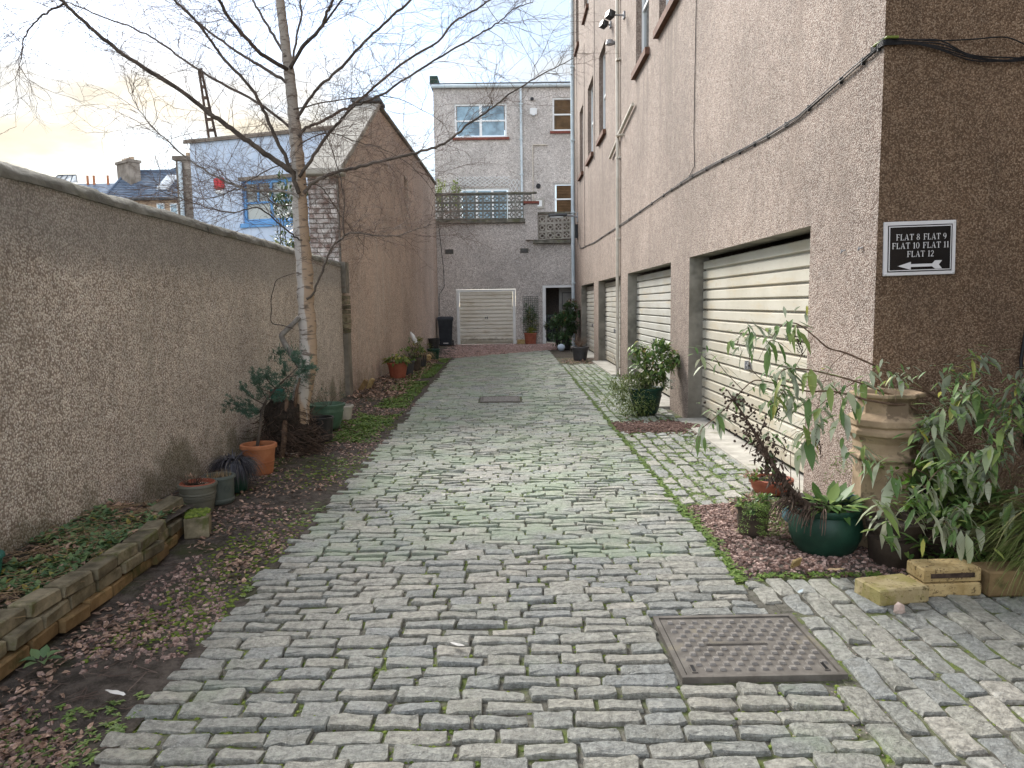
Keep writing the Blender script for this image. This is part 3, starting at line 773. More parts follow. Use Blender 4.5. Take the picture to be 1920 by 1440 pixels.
def wall_lamp(name, label, cat, y_, z_, arm, m):
    t = thing(name, label, cat, (RX, y_, z_))
    b = MB(); b.box(-.03, 0, -.06, .06, -.06, .06); b.tube([(-.02, 0, 0), (-arm, -.02, 0)], .018, 8); b.build('bracket', M['steel'], t)
    b = MB(); b.obox(Matrix.Translation((-arm - .06, -.03, 0)) @ Euler((0, .3, .3)).to_matrix().to_4x4(), .13, .17, .14, bev=.015); hd = b.build('head', m, t)
    B('lens', M['glass'], hd, (-arm - .075, -arm - .045, -.125, -.118, -.05, .05))
    return t
wall_lamp('security_light', 'small black security light left of the cream pipe, high on the pink wall', 'light', 16.8, 7.45, .10, M['black_plastic'])
wall_lamp('security_camera', 'black security camera on a pale bracket right of the cream pipe', 'camera', 14.85, 6.93, .22, M['black_plastic'])
t = thing('vent_cowl', 'small grey vent cowl left of the cream pipe, below the security light', 'vent', (RX, 16.25, 6.9))
b = MB(); b.lathe([(.0, .0), (.07, .0), (.09, -.09), (.06, -.10), (0, -.1)], 10, (-.10, 0, .05)); b.build('hood', M['steel'], t)
b = MB(); b.tube([(0, 0, 0), (-.1, 0, 0)], .04, 8); b.build('duct', M['steel'], t)

# street lamp on an arm at the far end of the block
t = thing('street_lamp', 'grey lantern on a bracket arm from the pink wall before the pierced screen', 'lamp', (RX, 25.0, 4.36))
b = MB(); b.tube([(0, 0, -.05), (-.15, 0, .0), (-.42, 0, .02)], .03, 8); b.box(-.03, 0, -.07, .07, -.2, .12); b.build('arm', M['steel'], t)
b = MB(); b.obox(Matrix.Translation((-.66, 0, .03)) @ Euler((0, -.03, 0)).to_matrix().to_4x4(), .62, .20, .10, bev=.035); hd = b.build('lamp_head', M['lead'], t)
b = MB(); b.obox(Matrix.Translation((-.70, 0, -.035)), .44, .15, .05, bev=.018); b.build('lens', M['glass_roof'], hd)
B('control_box', M['black_plastic'], t, (-.1, -.005, -.08, .08, -.72, -.28))

# ------------------------------------------------------------------ lettering: serif capitals and figures in a 1 x 1 box
def g_stem(x, w=.13, y0=0, y1=1): return [[(x, y0), (x+w, y0), (x+w, y1), (x, y1)]]
def g_ser(x, w, y, h=.05): return [[(x, y), (x+w, y), (x+w, y+h), (x, y+h)]]
def g_ring(cx, cy, rx, ry, tx, ty, a0=0, a1=360, n=22):
    out = []
    for k in range(n):
        a, c = math.radians(a0 + (a1-a0)*k/n), math.radians(a0 + (a1-a0)*(k+1)/n)
        out.append([(cx + math.cos(a)*rx, cy + math.sin(a)*ry), (cx + math.cos(c)*rx, cy + math.sin(c)*ry),
                    (cx + math.cos(c)*(rx-tx), cy + math.sin(c)*(ry-ty)), (cx + math.cos(a)*(rx-tx), cy + math.sin(a)*(ry-ty))])
    return out
GLYPH = {
 'F': (.62, g_stem(.1) + g_ser(.02, .3, 0) + g_ser(.02, .09, .95) + g_ser(.23, .36, .94, .06) + [[(.55, .78), (.6, .78), (.6, .94), (.53, .94)]] + g_ser(.23, .24, .49) + [[(.44, .4), (.48, .4), (.48, .62), (.44, .62)]]),
 'L': (.62, g_stem(.1) + g_ser(.02, .3, .95) + g_ser(.02, .09, 0) + g_ser(.23, .36, 0, .06) + [[(.55, .06), (.6, .24), (.56, .24), (.5, .06)]]),
 'A': (.78, [[(.1, .04), (.15, .04), (.40, 1), (.36, 1)], [(.55, .04), (.69, .04), (.42, 1), (.35, 1)]] + g_ser(.22, .34, .30) + g_ser(.0, .24, 0) + g_ser(.48, .30, 0)),
 'T': (.72, g_stem(.29) + g_ser(.21, .29, 0) + g_ser(.04, .64, .94, .06) + [[(.04, .76), (.08, .76), (.11, .94), (.04, .94)], [(.64, .76), (.68, .76), (.68, .94), (.61, .94)]]),
 '8': (.56, g_ring(.27, .26, .25, .27, .11, .05) + g_ring(.27, .75, .21, .25, .09, .045)),
 '9': (.56, g_ring(.27, .68, .25, .32, .11, .05) + g_ring(.17, .62, .35, .63, .11, .05, -75, 20, 12)),
 '1': (.42, g_stem(.16, .12) + g_ser(.06, .32, 0) + [[(.04, .82), (.16, .88), (.16, .96), (.04, .87)]]),
 '0': (.60, g_ring(.29, .5, .27, .51, .11, .05)),
 '2': (.56, g_ring(.25, .72, .23, .28, .10, .05, -25, 170, 14) + [[(.02, .08), (.13, .08), (.47, .58), (.38, .62)]] + g_ser(.02, .48, 0, .10)),
 ' ': (.32, [])}
def lettering(text, h, x0, z0, yplane, width=None):
    b = MB(); x = 0; polys = []
    for ch in text:
        adv, ps = GLYPH[ch]
        for p in ps: polys.append([(x + a, c) for a, c in p])
        x += adv + .05
    tot = x - .05; sx = (width / tot) if width else h
    for i, p in enumerate(polys):
        yy = yplane - .00006 * (i % 7)
        b.add([(x0 + a*sx, yy, z0 + c*h) for a, c in p], [tuple(range(len(p)))])
    return b
sg = thing('flats_sign', 'black enamel sign with a white border listing flats 8 to 12 above a left arrow', 'sign', (2.493, 4.605, 1.805))
sg.rotation_euler = (0, math.radians(-1.2), 0)
SW, SH = .435, .325
b = MB(); b.obox(Matrix.Translation((0, .004, 0)), SW, .012, SH, bev=.003); b.build('plate', M['sign_white'], sg)
b = MB(); b.box(-SW/2 + .022, SW/2 - .022, -.004, -.0022, -SH/2 + .022, SH/2 - .022); b.build('outer_line', M['sign_black'], sg)
b = MB(); b.box(-SW/2 + .028, SW/2 - .028, -.0055, -.0041, -SH/2 + .028, SH/2 - .028); b.build('inner_line', M['sign_white'], sg)
b = MB(); b.box(-SW/2 + .034, SW/2 - .034, -.007, -.0056, -SH/2 + .034, SH/2 - .034); b.build('panel', M['sign_black'], sg)
for txt, x0, z0, wd in (('FLAT 8', -.148, .050, .145), ('FLAT 9', .018, .050, .140), ('FLAT 10', -.172, -.001, .168), ('FLAT 11', .015, -.001, .160), ('FLAT 12', -.080, -.052, .165)):
    lettering(txt, .036, x0, z0, -.0078, wd).build('lettering', M['sign_white'], sg, kind='stuff')
b = MB(); b.prism([(-.135, -.105), (-.055, -.081), (-.055, -.095), (.075, -.095), (.092, -.077), (.135, -.077), (.115, -.102), (.135, -.127), (.092, -.127), (.075, -.112), (-.055, -.112), (-.055, -.129)], 'y', -.0085, -.0071)
b.build('arrow', M['sign_white'], sg)
for sx_ in (-1, 1):
    for sz_ in (-1, 1):
        b = MB(); b.blob((sx_*(SW/2 - .011), -.006, sz_*(SH/2 - .011)), .006, .004, .006, 1, 0); b.build('screw', M['sign_white'], sg, smooth=True)

# ------------------------------------------------------------------ garden wall on the left
gw = thing('garden_wall', 'long brown pebbledash garden wall with a mossy rounded coping along the left verge', 'wall', (-2.75, 5, 0))
def wdz(y): return .09*(12.3 - y)/8.3
b = MB()
ny = 40
for i in range(ny):
    y0, y1 = -4 + 16.3*i/ny, -4 + 16.3*(i+1)/ny
    b.quad((-2.75, y0, -.1), (-2.75, y1, -.1), (-2.75, y1, 2.15 + wdz(y1)), (-2.75, y0, 2.15 + wdz(y0)))
    b.quad((-3.06, y0, -.1), (-3.06, y1, -.1), (-3.06, y1, 2.15 + wdz(y1)), (-3.06, y0, 2.15 + wdz(y0)))
b.box(-3.06, -2.76, -4, 12.3, -.1, 2.149)
o = b.build('wall', M['harl_left'], gw); local(gw, o)
y = -3.9; k = 0
while y < 12.25:
    L = min(1.55 + .25*((k*7) % 3), 12.28 - y); b = MB(); n = 11; vs = []; ns = 44
    for j in range(ns + 1):
        yy = y + .006 + (L - .012)*j/ns
        for i in range(n):
            a = math.pi * i / (n - 1)
            jx = .016 * mnoise.noise(Vector((i*.9, yy*4, k))) + .010 * mnoise.noise(Vector((i*2.3, yy*15, k)))
            rx = .172
            vs.append((-2.905 - math.cos(math.pi - a) * -1 * 0 + math.cos(a) * (rx + jx), yy, 2.135 + wdz(yy) + max(0, math.sin(a)) * (.115 + jx) + .012*mnoise.noise(Vector((yy*1.2, 3, k)))))
    fs = [(j*n+i, j*n+i+1, (j+1)*n+i+1, (j+1)*n+i) for j in range(ns) for i in range(n-1)]
    fs += [tuple(range(n)), tuple(ns*n + i for i in range(n-1,-1,-1))] + [(j*n, (j+1)*n, (j+1)*n+n-1, j*n+n-1) for j in range(ns)]
    b.add(vs, fs); o = b.build('coping_stone', M['coping'], gw); smooth_by_angle(o, 60); local(gw, o)
    y += L; k += 1

# brick pier where the garden wall meets the gable
pr = thing('brick_pier', 'narrow grimy brick and render pier where the garden wall meets the gable', 'pier', (-2.72, 12.36, 0))
B('render', M['jamb'], pr, (-.06, .045, -.13, .13, -.05, 1.06))
B('render', M['jamb'], pr, (-.06, .045, -.13, .13, 1.72, 2.22))
for k in range(8):
    b = MB(); b.obox(Matrix.Translation((-.006, 0, 1.10 + k*.078)), .115, .262, .068, bev=.005)
    o = b.build('brick', M['edging_brick'], pr); o.location.x = .004 * (k % 3)

# ------------------------------------------------------------------ gable building on the left
gb = thing('gable_building', 'pale brown harled building with a steep slabbed skew on the left of the lane', 'building', (-3, 20, 0))
prof = [(12.32, -.1), (28.36, -.1), (28.36, 5.93), (24, 5.86), (16.3, 5.66), (12.32, 3.62)]
b = MB()
SLOT = (20.0, 20.75, 3.86, 4.89)
P_g = lambda u, v, w: (-2.75 - w, u, v)
open_wall(b, P_g, 16.3, 24, -.1, 5.2, [SLOT + (.25, 0)])
b.add([(-2.75, 12.32, -.1), (-2.75, 16.3, -.1), (-2.75, 16.3, 5.2), (-2.75, 16.3, 5.66), (-2.75, 12.32, 3.62)], [(0,1,2,3,4)])
b.add([(-2.75, 16.3, 5.2), (-2.75, 24, 5.2), (-2.75, 24, 5.86), (-2.75, 16.3, 5.66)], [(0,1,2,3)])
b.add([(-2.75, 24, -.1), (-2.75, 28.36, -.1), (-2.75, 28.36, 5.93), (-2.75, 24, 5.86), (-2.75, 24, 5.2)], [(0,1,2,3,4)])
vs = [(-3.25, y, z) for y, z in prof]
b.add(vs, [tuple(range(len(prof)))])
full = [(x, y, z) for x in (-2.75, -3.25) for y, z in prof]
n = len(prof)
for i in (1, 2, 3, 4): b.add([full[i], full[i+1], full[n+i+1], full[n+i]], [(0,1,2,3)])
b.quad((-2.75, 12.32, -.1), (-2.75, 12.32, 2.2), (-3.25, 12.32, 2.2), (-3.25, 12.32, -.1))
b.quad((-2.80, 12.40, 2.2), (-2.80, 12.40, 3.62), (-3.25, 12.40, 3.62), (-3.25, 12.40, 2.2))
o = b.build('wall', M['harl_gable'], gb); local(gb, o)
o = B('slot_window', M['black_plastic'], gb, (-2.99, -2.95, 20.0, 20.75, 3.86, 4.89)); local(gb, o)
# brick end of the wall, seen over the garden wall
z = 2.22; k = 0
mo = B('mortar', M['mortar'], gb, (-3.235, -2.765, 12.335, 12.39, 2.2, 3.6)); local(gb, mo)
me_full = None
while z < 3.55:
    x = -3.25; first = True
    offs = (.235, .235) if k % 2 else (.1175, .235, .1175)
    for L in offs:
        b = MB(); b.obox(Matrix.Translation((x + L/2, 12.36, z + .037)), L - .012, .10 + .01*RND.random(), .066, bev=.006)
        o = b.build('brick', M['old_brick'], gb); local(gb, o); x += L
    z += .078; k += 1
# skew: overhanging slabs up the slope, dark cap at the top, thin coping along the level
d = Vector((0, 16.3 - 12.3, 5.66 - 3.62)); sl = d.length; ang = math.atan2(d.z, d.y)
for k in range(7):
    L = sl / 7; c = Vector((-3.0, 12.3, 3.62)) + d * ((k + .5)/7) + Vector((0, -math.sin(ang), math.cos(ang))) * .05
    b = MB(); b.obox(Matrix.Translation(c) @ Matrix.Rotation(ang, 4, 'X'), .60, L - .014, .10 + .004*(k % 2), bev=.012)
    o = b.build('skew_slab', M['slab_grey'], gb); local(gb, o)
b = MB(); b.obox(Matrix.Translation((-3.0, 12.27, 3.64)), .70, .30, .10, bev=.015); o = b.build('skew_putt', M['slab_grey'], gb); local(gb, o)
b = MB(); b.obox(Matrix.Translation((-2.98, 16.45, 5.80)), .62, .62, .09, bev=.015); o = b.build('skew_cap', M['lead'], gb); local(gb, o)
for y0, y1, z0, z1 in ((16.7, 20.5, 5.68, 5.78), (20.52, 24.4, 5.78, 5.875), (24.42, 28.36, 5.875, 5.94)):
    b = MB(); b.prism([(y0, z0 + .0), (y1, z1 + .0), (y1, z1 + .07), (y0, z0 + .07)], 'x', -3.30, -2.69)
    o = b.build('coping_stone', M['coping'], gb); local(gb, o)

# ------------------------------------------------------------------ white painted building beyond the garden wall
A_, D_ = Vector((-3.26, 16.65, 0)), Vector((-4.22, 1.36, 0)); FL = D_.length; Dn = D_.normalized(); Nn = Vector((-Dn.y, Dn.x, 0))
if Nn.y > 0: Nn = -Nn
wb = thing('white_building', 'white painted roughcast building with a blue window beyond the garden wall', 'building', A_)
def P_w(u, v, w=0): return tuple(Dn*u + Vector((0,0,v)) - Nn*w)
b = MB(); WO = (1.50, 3.05, 3.44, 4.40, .14)
open_wall(b, P_w, 0, FL, 0, 5.38, [WO + (0,)])
b.quad(P_w(FL,0,0), P_w(FL,0,1.2), P_w(FL,5.38,1.2), P_w(FL,5.38,0)); b.quad(P_w(0,5.38,0), P_w(FL,5.38,0), P_w(FL,5.38,1.2), P_w(0,5.38,1.2))
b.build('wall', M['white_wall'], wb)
b = MB()
for (u0, u1, v0, v1, w0, w1) in ((-.02, FL + .12, 5.38, 5.425, -.07, 1.25), (-.02, FL + .14, 5.345, 5.379, -.06, -.01)):
    vs = [P_w(u, v, w) for w in (w0, w1) for v in (v0, v1) for u in (u0, u1)]
    b.add(vs, [(0,1,3,2),(4,6,7,5),(0,2,6,4),(1,5,7,3),(2,3,7,6),(0,4,5,1)])
b.build('roof_edge', M['dark_stone'], wb)
def wbox(mb, u0, u1, v0, v1, w0, w1):
    vs = [P_w(u, v, w) for w in (w0, w1) for v in (v0, v1) for u in (u0, u1)]
    mb.add(vs, [(0,1,3,2),(4,6,7,5),(0,2,6,4),(1,5,7,3),(2,3,7,6),(0,4,5,1)])
u0, u1, v0, v1 = WO[:4]; um = u0 + (u1-u0)*.52
b = MB()
for q in ((u0, u0+.06, v0, v1), (u1-.07, u1, v0, v1), (u0+.06, u1-.07, v0, v0+.09), (u0+.06, u1-.07, v1-.07, v1), (um-.03, um+.03, v0+.09, v1-.07)):
    wbox(b, *q, .05, .12)
for (a, c) in ((u0+.06, um-.03), (um+.03, u1-.07)):
    wbox(b, a, c, v0+.44, v0+.485, .055, .115); wbox(b, (a+c)/2-.018, (a+c)/2+.018, v0+.485, v1-.07, .056, .114)
wf = b.build('window_frame', M['blue_paint'], wb)
for (a, c) in ((u0+.06, um-.03), (um+.03, u1-.07)):
    for q in ((a, c, v0+.09, v0+.44), (a, (a+c)/2-.018, v0+.485, v1-.07), ((a+c)/2+.018, c, v0+.485, v1-.07)):
        b = MB(); wbox(b, *q, .09, .10); b.build('pane', M['glass_grey'], wf)
b = MB(); wbox(b, u0-.06, u1+.06, v0-.10, v0-.005, -.05, .12); b.build('window_sill', M['blue_paint'], wb)
b = MB(); wbox(b, u0-.06, u1+.06, v1+.005, v1+.08, -.04, .10); b.build('lintel', M['dark_stone'], wb)
al = thing('alarm_box', 'red alarm box with a white base on the white painted wall', 'alarm', A_ + Dn*3.62 + Nn*.03 + Vector((0,0,4.34)), math.atan2(-Dn.y, -Dn.x))
b = MB(); b.obox(Matrix.Translation((0, -.02, .03)), .23, .09, .27, bev=.03); b.obox(Matrix.Translation((-.05, -.07, .05)), .07, .02, .16, bev=.008); b.obox(Matrix.Translation((.05, -.07, .05)), .07, .02, .16, bev=.008); b.build('cover', M['red_plastic'], al)
b = MB(); b.obox(Matrix.Translation((0, -.01, -.15)), .22, .08, .09, bev=.02); b.build('base', M['white_paint'], al)

# lattice mast behind the white building
ms = thing('lattice_mast', 'dark leaning ladder-like mast rising above the white building', 'mast', (-7.1, 18.6, 5.0))
for s in (0, 1):
    b = MB(); p0 = Vector((-.11 + .21*s, 0, .2)); p1 = Vector((-.30 + .055*s, 0, 2.22)); b.tube([p0, p1], .032, 4); b.build('rail', M['dead_stem'], ms)
for k in range(8):
    t = (k + .3) / 8; b = MB()
    b.box(-.11 - .19*t, .10 - .345*t, -.02, .02, .2 + 2.02*t - .035, .2 + 2.02*t + .035); b.build('rung', M['dead_stem'], ms)

# stone gable end with pipe left of the white building
sp = thing('stone_house_end', 'narrow sooted stone house end with a pale downpipe left of the white building', 'building', (-8.05, 19.2, 0))
b = MB(); b.box(-.30, .16, 0, 2.5, 0, 5.2); b.box(-.36, .22, -.05, 2.55, 5.2, 5.30)
b.build('wall', M['dark_stone'], sp)
for k in range(3): B('chimney_pot', M['sandstone'], sp, (-.04 + .09*k, .03 + .09*k, .02, .1, 5.302, 5.39))
z = 3.2
while z < 5.15:                                                    # the quoins that show
    b = MB(); L = .24 if int(z*5) % 2 else .17
    b.obox(Matrix.Translation((.165 - L/2, .0, z)), L, .04, .17, bev=.012); b.build('stone', M['dark_stone'], sp); z += .185
pipe('downpipe', [(-8.22, 19.14, 0), (-8.22, 19.14, 5.15)], .05, M['pipe_blue'], sp)

# slate roofed sandstone house far behind
sh = thing('slate_house', 'sandstone house with a blue slate roof and skylight far behind the garden wall', 'building', (-20, 47, 0))
b = MB(); b.box(-3.8, 6, -1.9, 5, 0, 8.0); b.build('wall', M['sandstone'], sh)
b = MB()
def slope_pt(x, t, up=0): return (x, -2.05 + 3.1*t, 8.03 + 2.05*t + up)
roof = MB(); roof.add([slope_pt(-3.95, 0), slope_pt(6, 0), slope_pt(6, 1), slope_pt(-3.95, 1), slope_pt(-3.95, 0, -.14), slope_pt(6, 0, -.14), (6, 4.2, 8.0), (-3.95, 4.2, 8.0)],
                      [(0,1,2,3), (4,5,1,0), (3,2,6,7), (4,0,3,7), (5,6,2,1)])
roof = roof.build('roof', M['slate'], sh)
sl_mesh = []
for k in range(16):                                               # courses of slates as stepped strips
    b = MB(); t0, t1 = k/16, (k+1)/16
    x = -3.9
    while x < 5.9:
        L = .42; b.add([slope_pt(x + .01, t0, .045), slope_pt(x + L - .01, t0, .045), slope_pt(x + L - .01, t1, .012), slope_pt(x + .01, t1, .012)], [(0,1,2,3)]); x += L
    b.build('slates', M['slate'], roof, kind='stuff')
b = MB(); b.tube([slope_pt(-3.95, 1, .05), slope_pt(6, 1, .05)], .09, 6); b.tube([slope_pt(-3.95, 0, .05), slope_pt(-3.95, 1, .05)], .07, 6); b.build('ridge', M['slate'], roof)
b = MB(); b.add([slope_pt(-1.2, .28, .10), slope_pt(-.45, .28, .10), slope_pt(-.45, .80, .10), slope_pt(-1.2, .80, .10), slope_pt(-1.2, .28, 0), slope_pt(-.45, .28, 0), slope_pt(-.45, .80, 0), slope_pt(-1.2, .80, 0)], [(0,1,2,3),(0,4,5,1),(1,5,6,2),(2,6,7,3),(3,7,4,0)])
b.build('skylight', M['glass_roof'], roof)
b = MB(); b.tube([(-3.9, -2.1, 7.98), (6, -2.1, 7.98)], .09, 6); b.build('gutter', M['lead'], sh)
for x in (-.86, -.08):
    f = B('window', M['white_paint'], sh, (x, x + .46, -1.96, -1.88, 6.4, 7.72)); B('pane', M['glass_sky'], f, (x + .06, x + .40, -1.975, -1.955, 6.5, 7.64))
ch = MB(); CM = Matrix.Translation((-3.45, 0.2, 9.3)) @ Matrix.Rotation(math.radians(-38), 4, 'Z')
ch.obox(CM, 1.7, .62, 2.3); ch.obox(CM @ Matrix.Translation((0, 0, 1.18)), 1.85, .76, .16)
ch = ch.build('chimney', M['dark_stone'], sh)
for k in range(5):
    b = MB(); c = CM @ Vector((-.62 + .31*k, 0, 1.26)); b.lathe([(.09, 0), (.075, .2), (.09, .2 + .02*(k % 2))], 8, c); b.build('chimney_pot', M['sandstone'], ch)
cu = MB()
for (p, q) in (((-2.2, 1.2), (-.95, 1.75)), ((-.3, 1.2), (-.95, 1.75)), ((-1.8, 1.2), (-1.1, 1.75)), ((-1.4, 1.2), (-1.0, 1.75)), ((-1, 1.2), (-.9, 1.75)), ((-.65, 1.2), (-.8, 1.75))):
    cu.tube([(p[0], p[1] + .6, 10.05), (q[0], 2.6, 10.85)], .03, 4)
cu.tube([(-1.15, 2.6, 10.87), (-.75, 2.6, 10.87)], .06, 5)
cu = cu.build('roof_lantern', M['lead'], sh)
b = MB(); b.add([(-2.2, 1.83, 10.06), (-.3, 1.83, 10.06), (-.78, 2.63, 10.84), (-1.12, 2.63, 10.84)], [(0,1,2,3)]); b.build('pane', M['glass_roof'], cu)

lh = thing('low_roofed_house', 'low grey roofed house with chimney pots, left of the blue slate roof', 'building', (-28, 52, 0))
b = MB(); b.box(-8, 4, 0, 6, 0, 8.9); b.build('wall', M['sandstone'], lh)
b = MB(); b.add([(-8, -.2, 8.9), (4, -.2, 8.9), (4, 3, 10.55), (-8, 3, 10.55), (-8, 6.2, 8.9), (4, 6.2, 8.9)], [(0,1,2,3), (3,2,5,4), (1,5,2), (0,3,4)]); lr = b.build('roof', M['slate'], lh)
for x in (-2.2, -1.75, -.75):
    b = MB(); b.lathe([(.09, 0), (.08, .7), (.1, .72)], 8, (x, 2.8, 10.35)); b.build('chimney_pot', M['terracotta'], lr)
gl = MB(); gl.add([(-4.6, 2.2, 10.5), (-2.6, 2.2, 10.5), (-3.1, 3, 11.15), (-4.4, 3, 11.15)], [(0,1,2,3)]); gl = gl.build('roof_lantern', M['glass_roof'], lr)
b = MB()
for x0, x1 in ((-4.6, -4.4), (-4.1, -4.05), (-3.6, -3.7), (-3.1, -3.35), (-2.6, -3.1)): b.tube([(x0, 2.18, 10.5), (x1, 2.98, 11.16)], .03, 4)
b.tube([(-4.4, 2.98, 11.16), (-3.1, 2.98, 11.16)], .04, 4); b.build('glazing_bar', M['lead'], gl)

# ------------------------------------------------------------------ house closing the far end
FY, UY = 28.4, 31.5
fh = thing('end_house', 'grey pebbledash house with a breeze block terrace closing the far end', 'building', (0, FY, 0))
b = MB()
P_f = lambda u, v, w: (u, FY + w, v)
open_wall(b, P_f, -3.3, 3.4, -.1, 3.74, [(-2.06, .18, -.1, 2.08, .16, 0), (1.20, 2.55, -.1, 2.2, .30, 0)])
b.quad((-3.3, FY, 3.74), (.9, FY, 3.74), (.9, FY, 4.52), (-3.3, FY, 4.52)); b.quad((-3.3, FY, 4.52), (.9, FY, 4.52), (.9, UY, 4.52), (-3.3, UY, 4.52))
b.quad((.9, FY, 3.74), (3.4, FY, 3.74), (3.4, UY, 3.74), (.9, UY, 3.74)); b.quad((.9, FY, 3.74), (.9, UY, 3.74), (.9, UY, 4.52), (.9, FY, 4.52))
b.quad((-3.3, FY, -.1), (-3.3, UY, -.1), (-3.3, UY, 4.52), (-3.3, FY, 4.52))
o = b.build('terrace_wall', M['harl_far'], fh); local(fh, o)
b = MB(); P_u = lambda u, v, w: (u, UY + w, v)
WU = [(-2.20, -.07, 8.31, 9.66), (1.80, 2.72, 8.52, 9.86), (1.84, 2.76, 5.15, 6.44), (-2.05, 0.0, 4.55, 6.28)]
open_wall(b, P_u, -3.05, 6, 3.7, 10.38, [q + (.12, 0) for q in WU])
b.quad((-3.05, UY, 3.7), (-3.05, UY + 8, 3.7), (-3.05, UY + 8, 10.38), (-3.05, UY, 10.38)); b.quad((-3.05, UY, 10.38), (6, UY, 10.38), (6, UY + 8, 10.38), (-3.05, UY + 8, 10.38))
o = b.build('upper_wall', M['harl_far'], fh); local(fh, o)
def uwin(a, c, d, e, layout, glass, sill=True):
    y0 = UY + .05; t = .075
    bx = [(a, a+t, y0, y0+.07, d, e), (c-t, c, y0, y0+.07, d, e), (a+t, c-t, y0+.001, y0+.07, d, d+t), (a+t, c-t, y0+.001, y0+.07, e-t, e)]
    cols, rows = layout; us = [a + t + (c-a-2*t)*i/cols for i in range(cols+1)]; vs = [d + t + (e-d-2*t)*i/rows for i in range(rows+1)]
    for u in us[1:-1]: bx.append((u-t*.7, u+t*.7, y0+.002, y0+.07, d+t, e-t))
    for v in vs[1:-1]: bx.append((a+t, c-t, y0+.003, y0+.069, v-.03, v+.03))
    f = B('window_frame', M['upvc'], fh, *bx); local(fh, f)
    for i in range(cols):
        for j in range(rows):
            B('pane', M[glass], f, (us[i]+.03, us[i+1]-.03, y0+.035, y0+.05, vs[j]+.02, vs[j+1]-.02))
    if sill: o = B('window_sill', M['sill_red'], fh, (a-.1, c+.1, UY-.07, UY+.06, d-.10, d-.003)); local(fh, o)
    return f
uwin(*WU[0], (2, 2), 'glass_sky'); uwin(*WU[1], (1, 2), 'glass_brown')
f3 = uwin(*WU[2], (1, 2), 'glass_brown', False); uwin(*WU[3], (3, 1), 'glass_sky', False)
for k in range(18):
    B('blind_slat', M['blind'], f3, (WU[2][0]+.11, WU[2][1]-.11, UY+.070, UY+.084, WU[2][2]+.11 + k*.062, WU[2][2]+.145 + k*.062))
o = B('roof_edge', M['lead'], fh, (-3.15, 6, UY-.06, UY+8, 10.381, 10.46)); local(fh, o)
b = MB(); b.tube([(-3.12, UY-.10, 10.33), (6, UY-.10, 10.30)], .075, 8); o = b.build('gutter', M['pipe_blue'], fh, smooth=True); local(fh, o)
o = B('skew_end', M['trellis_green'], fh, (-3.17, -2.85, UY-.06, UY+1.5, 10.461, 10.75)); local(fh, o)
pipe('downpipe', [(.52, UY-.07, 10.3), (.53, UY-.07, 4.55)], .05, M['pipe_blue'], fh, [(.52, UY-.05, z) for z in (9.6, 8.2, 6.8)])
pipe('overflow_pipe', [(.98, UY-.03, 4.6), (.98, UY-.03, 7.96), (1.02, UY-.03, 7.98), (1.58, UY-.03, 7.97)], .022, M['pipe_cream'], fh, n=6)
for (x, z, rr_) in ((.98, 9.8, .07), (1.20, 6.33, .10)):
    b = MB(); b.tube([(x, UY-.05, z), (x, UY+.02, z)], rr_, 12); o = b.build('round_vent', M['black_plastic'], fh); local(fh, o)
bx = thing('alarm_box', 'white alarm box high on the grey far house, right of its downpipe', 'alarm', (1.03, UY, 9.3))
b = MB(); b.obox(Matrix.Translation((0, -.05, 0)), .28, .10, .26, bev=.02); b.build('case', M['white_paint'], bx)
B('strobe', M['glass_roof'], bx, (-.06, .06, -.12, -.1005, -.165, -.131))
mb_ = thing('meter_box', 'pale meter box low on the wall right of the terrace screen', 'box', (1.22, UY, 5.62))
B('case', M['concrete_pale'], mb_, (-.2, .2, -.06, 0, -.2, .2)); B('flap', M['white_paint'], mb_, (-.12, .12, -.075, -.061, -.12, .13))
for x in (-2.29, .53):
    f = B('vent_grille', M['jamb'], fh, (x-.16, x+.16, FY-.012, FY+.01, 3.40, 3.58)); local(fh, f)
    for k in range(4): B('louvre', M['lead'], f, (x-.13, x+.13, FY-.018, FY-.0125, 3.42 + k*.04, 3.445 + k*.04))
# garage and doorway
fr = B('garage_frame', M['white_paint'], fh, (-2.05, -1.95, FY+.03, FY+.12, 0, 2.06), (.08, .17, FY+.03, FY+.12, 0, 2.06), (-1.95, .08, FY+.032, FY+.12, 1.99, 2.06)); local(fh, fr)
garage_door(fh, lambda u, v, w: (u, FY + .07 + w, v), -1.94, .07, .02, 1.985, 14, M['garage_far'], M['lead'], .5, .026, .98)
df = B('door_frame', M['white_paint'], fh, (1.20, 1.32, FY-.02, FY+.12, 0, 2.19), (1.32, 2.55, FY-.018, FY+.12, 2.10, 2.19)); local(fh, df)
pas = B('passage', M['render_dark'], fh, (1.2, 2.55, FY+1.6, FY+1.65, 0, 2.2), (1.15, 1.199, FY+.30, FY+1.6, 0, 2.2), (2.551, 2.6, FY+.30, FY+1.6, 0, 2.2), (1.2, 2.55, FY+.30, FY+1.6, 2.2, 2.24)); local(fh, pas)
b = MB(); DM = Matrix.Translation((2.20, FY+.42, 1.06)) @ Matrix.Rotation(math.radians(8), 4, 'Z'); b.obox(DM, .72, .045, 2.05, bev=.004); dl = b.build('door', M['door_grey'], fh); local(fh, dl)
b = MB()
for (zc, hh) in ((.55, .62), (-.45, .85)):
    for (a, c, d, e) in ((-.25, .25, hh/2 - .03, hh/2), (-.25, .25, -hh/2, -hh/2 + .03), (-.25, -.22, -hh/2, hh/2), (.22, .25, -hh/2, hh/2)):
        b.obox(DM @ Matrix.Translation(((a+c)/2, -.027, zc + (d+e)/2)), c-a, .012, e-d)
b.build('door_moulding', M['lead'], dl)
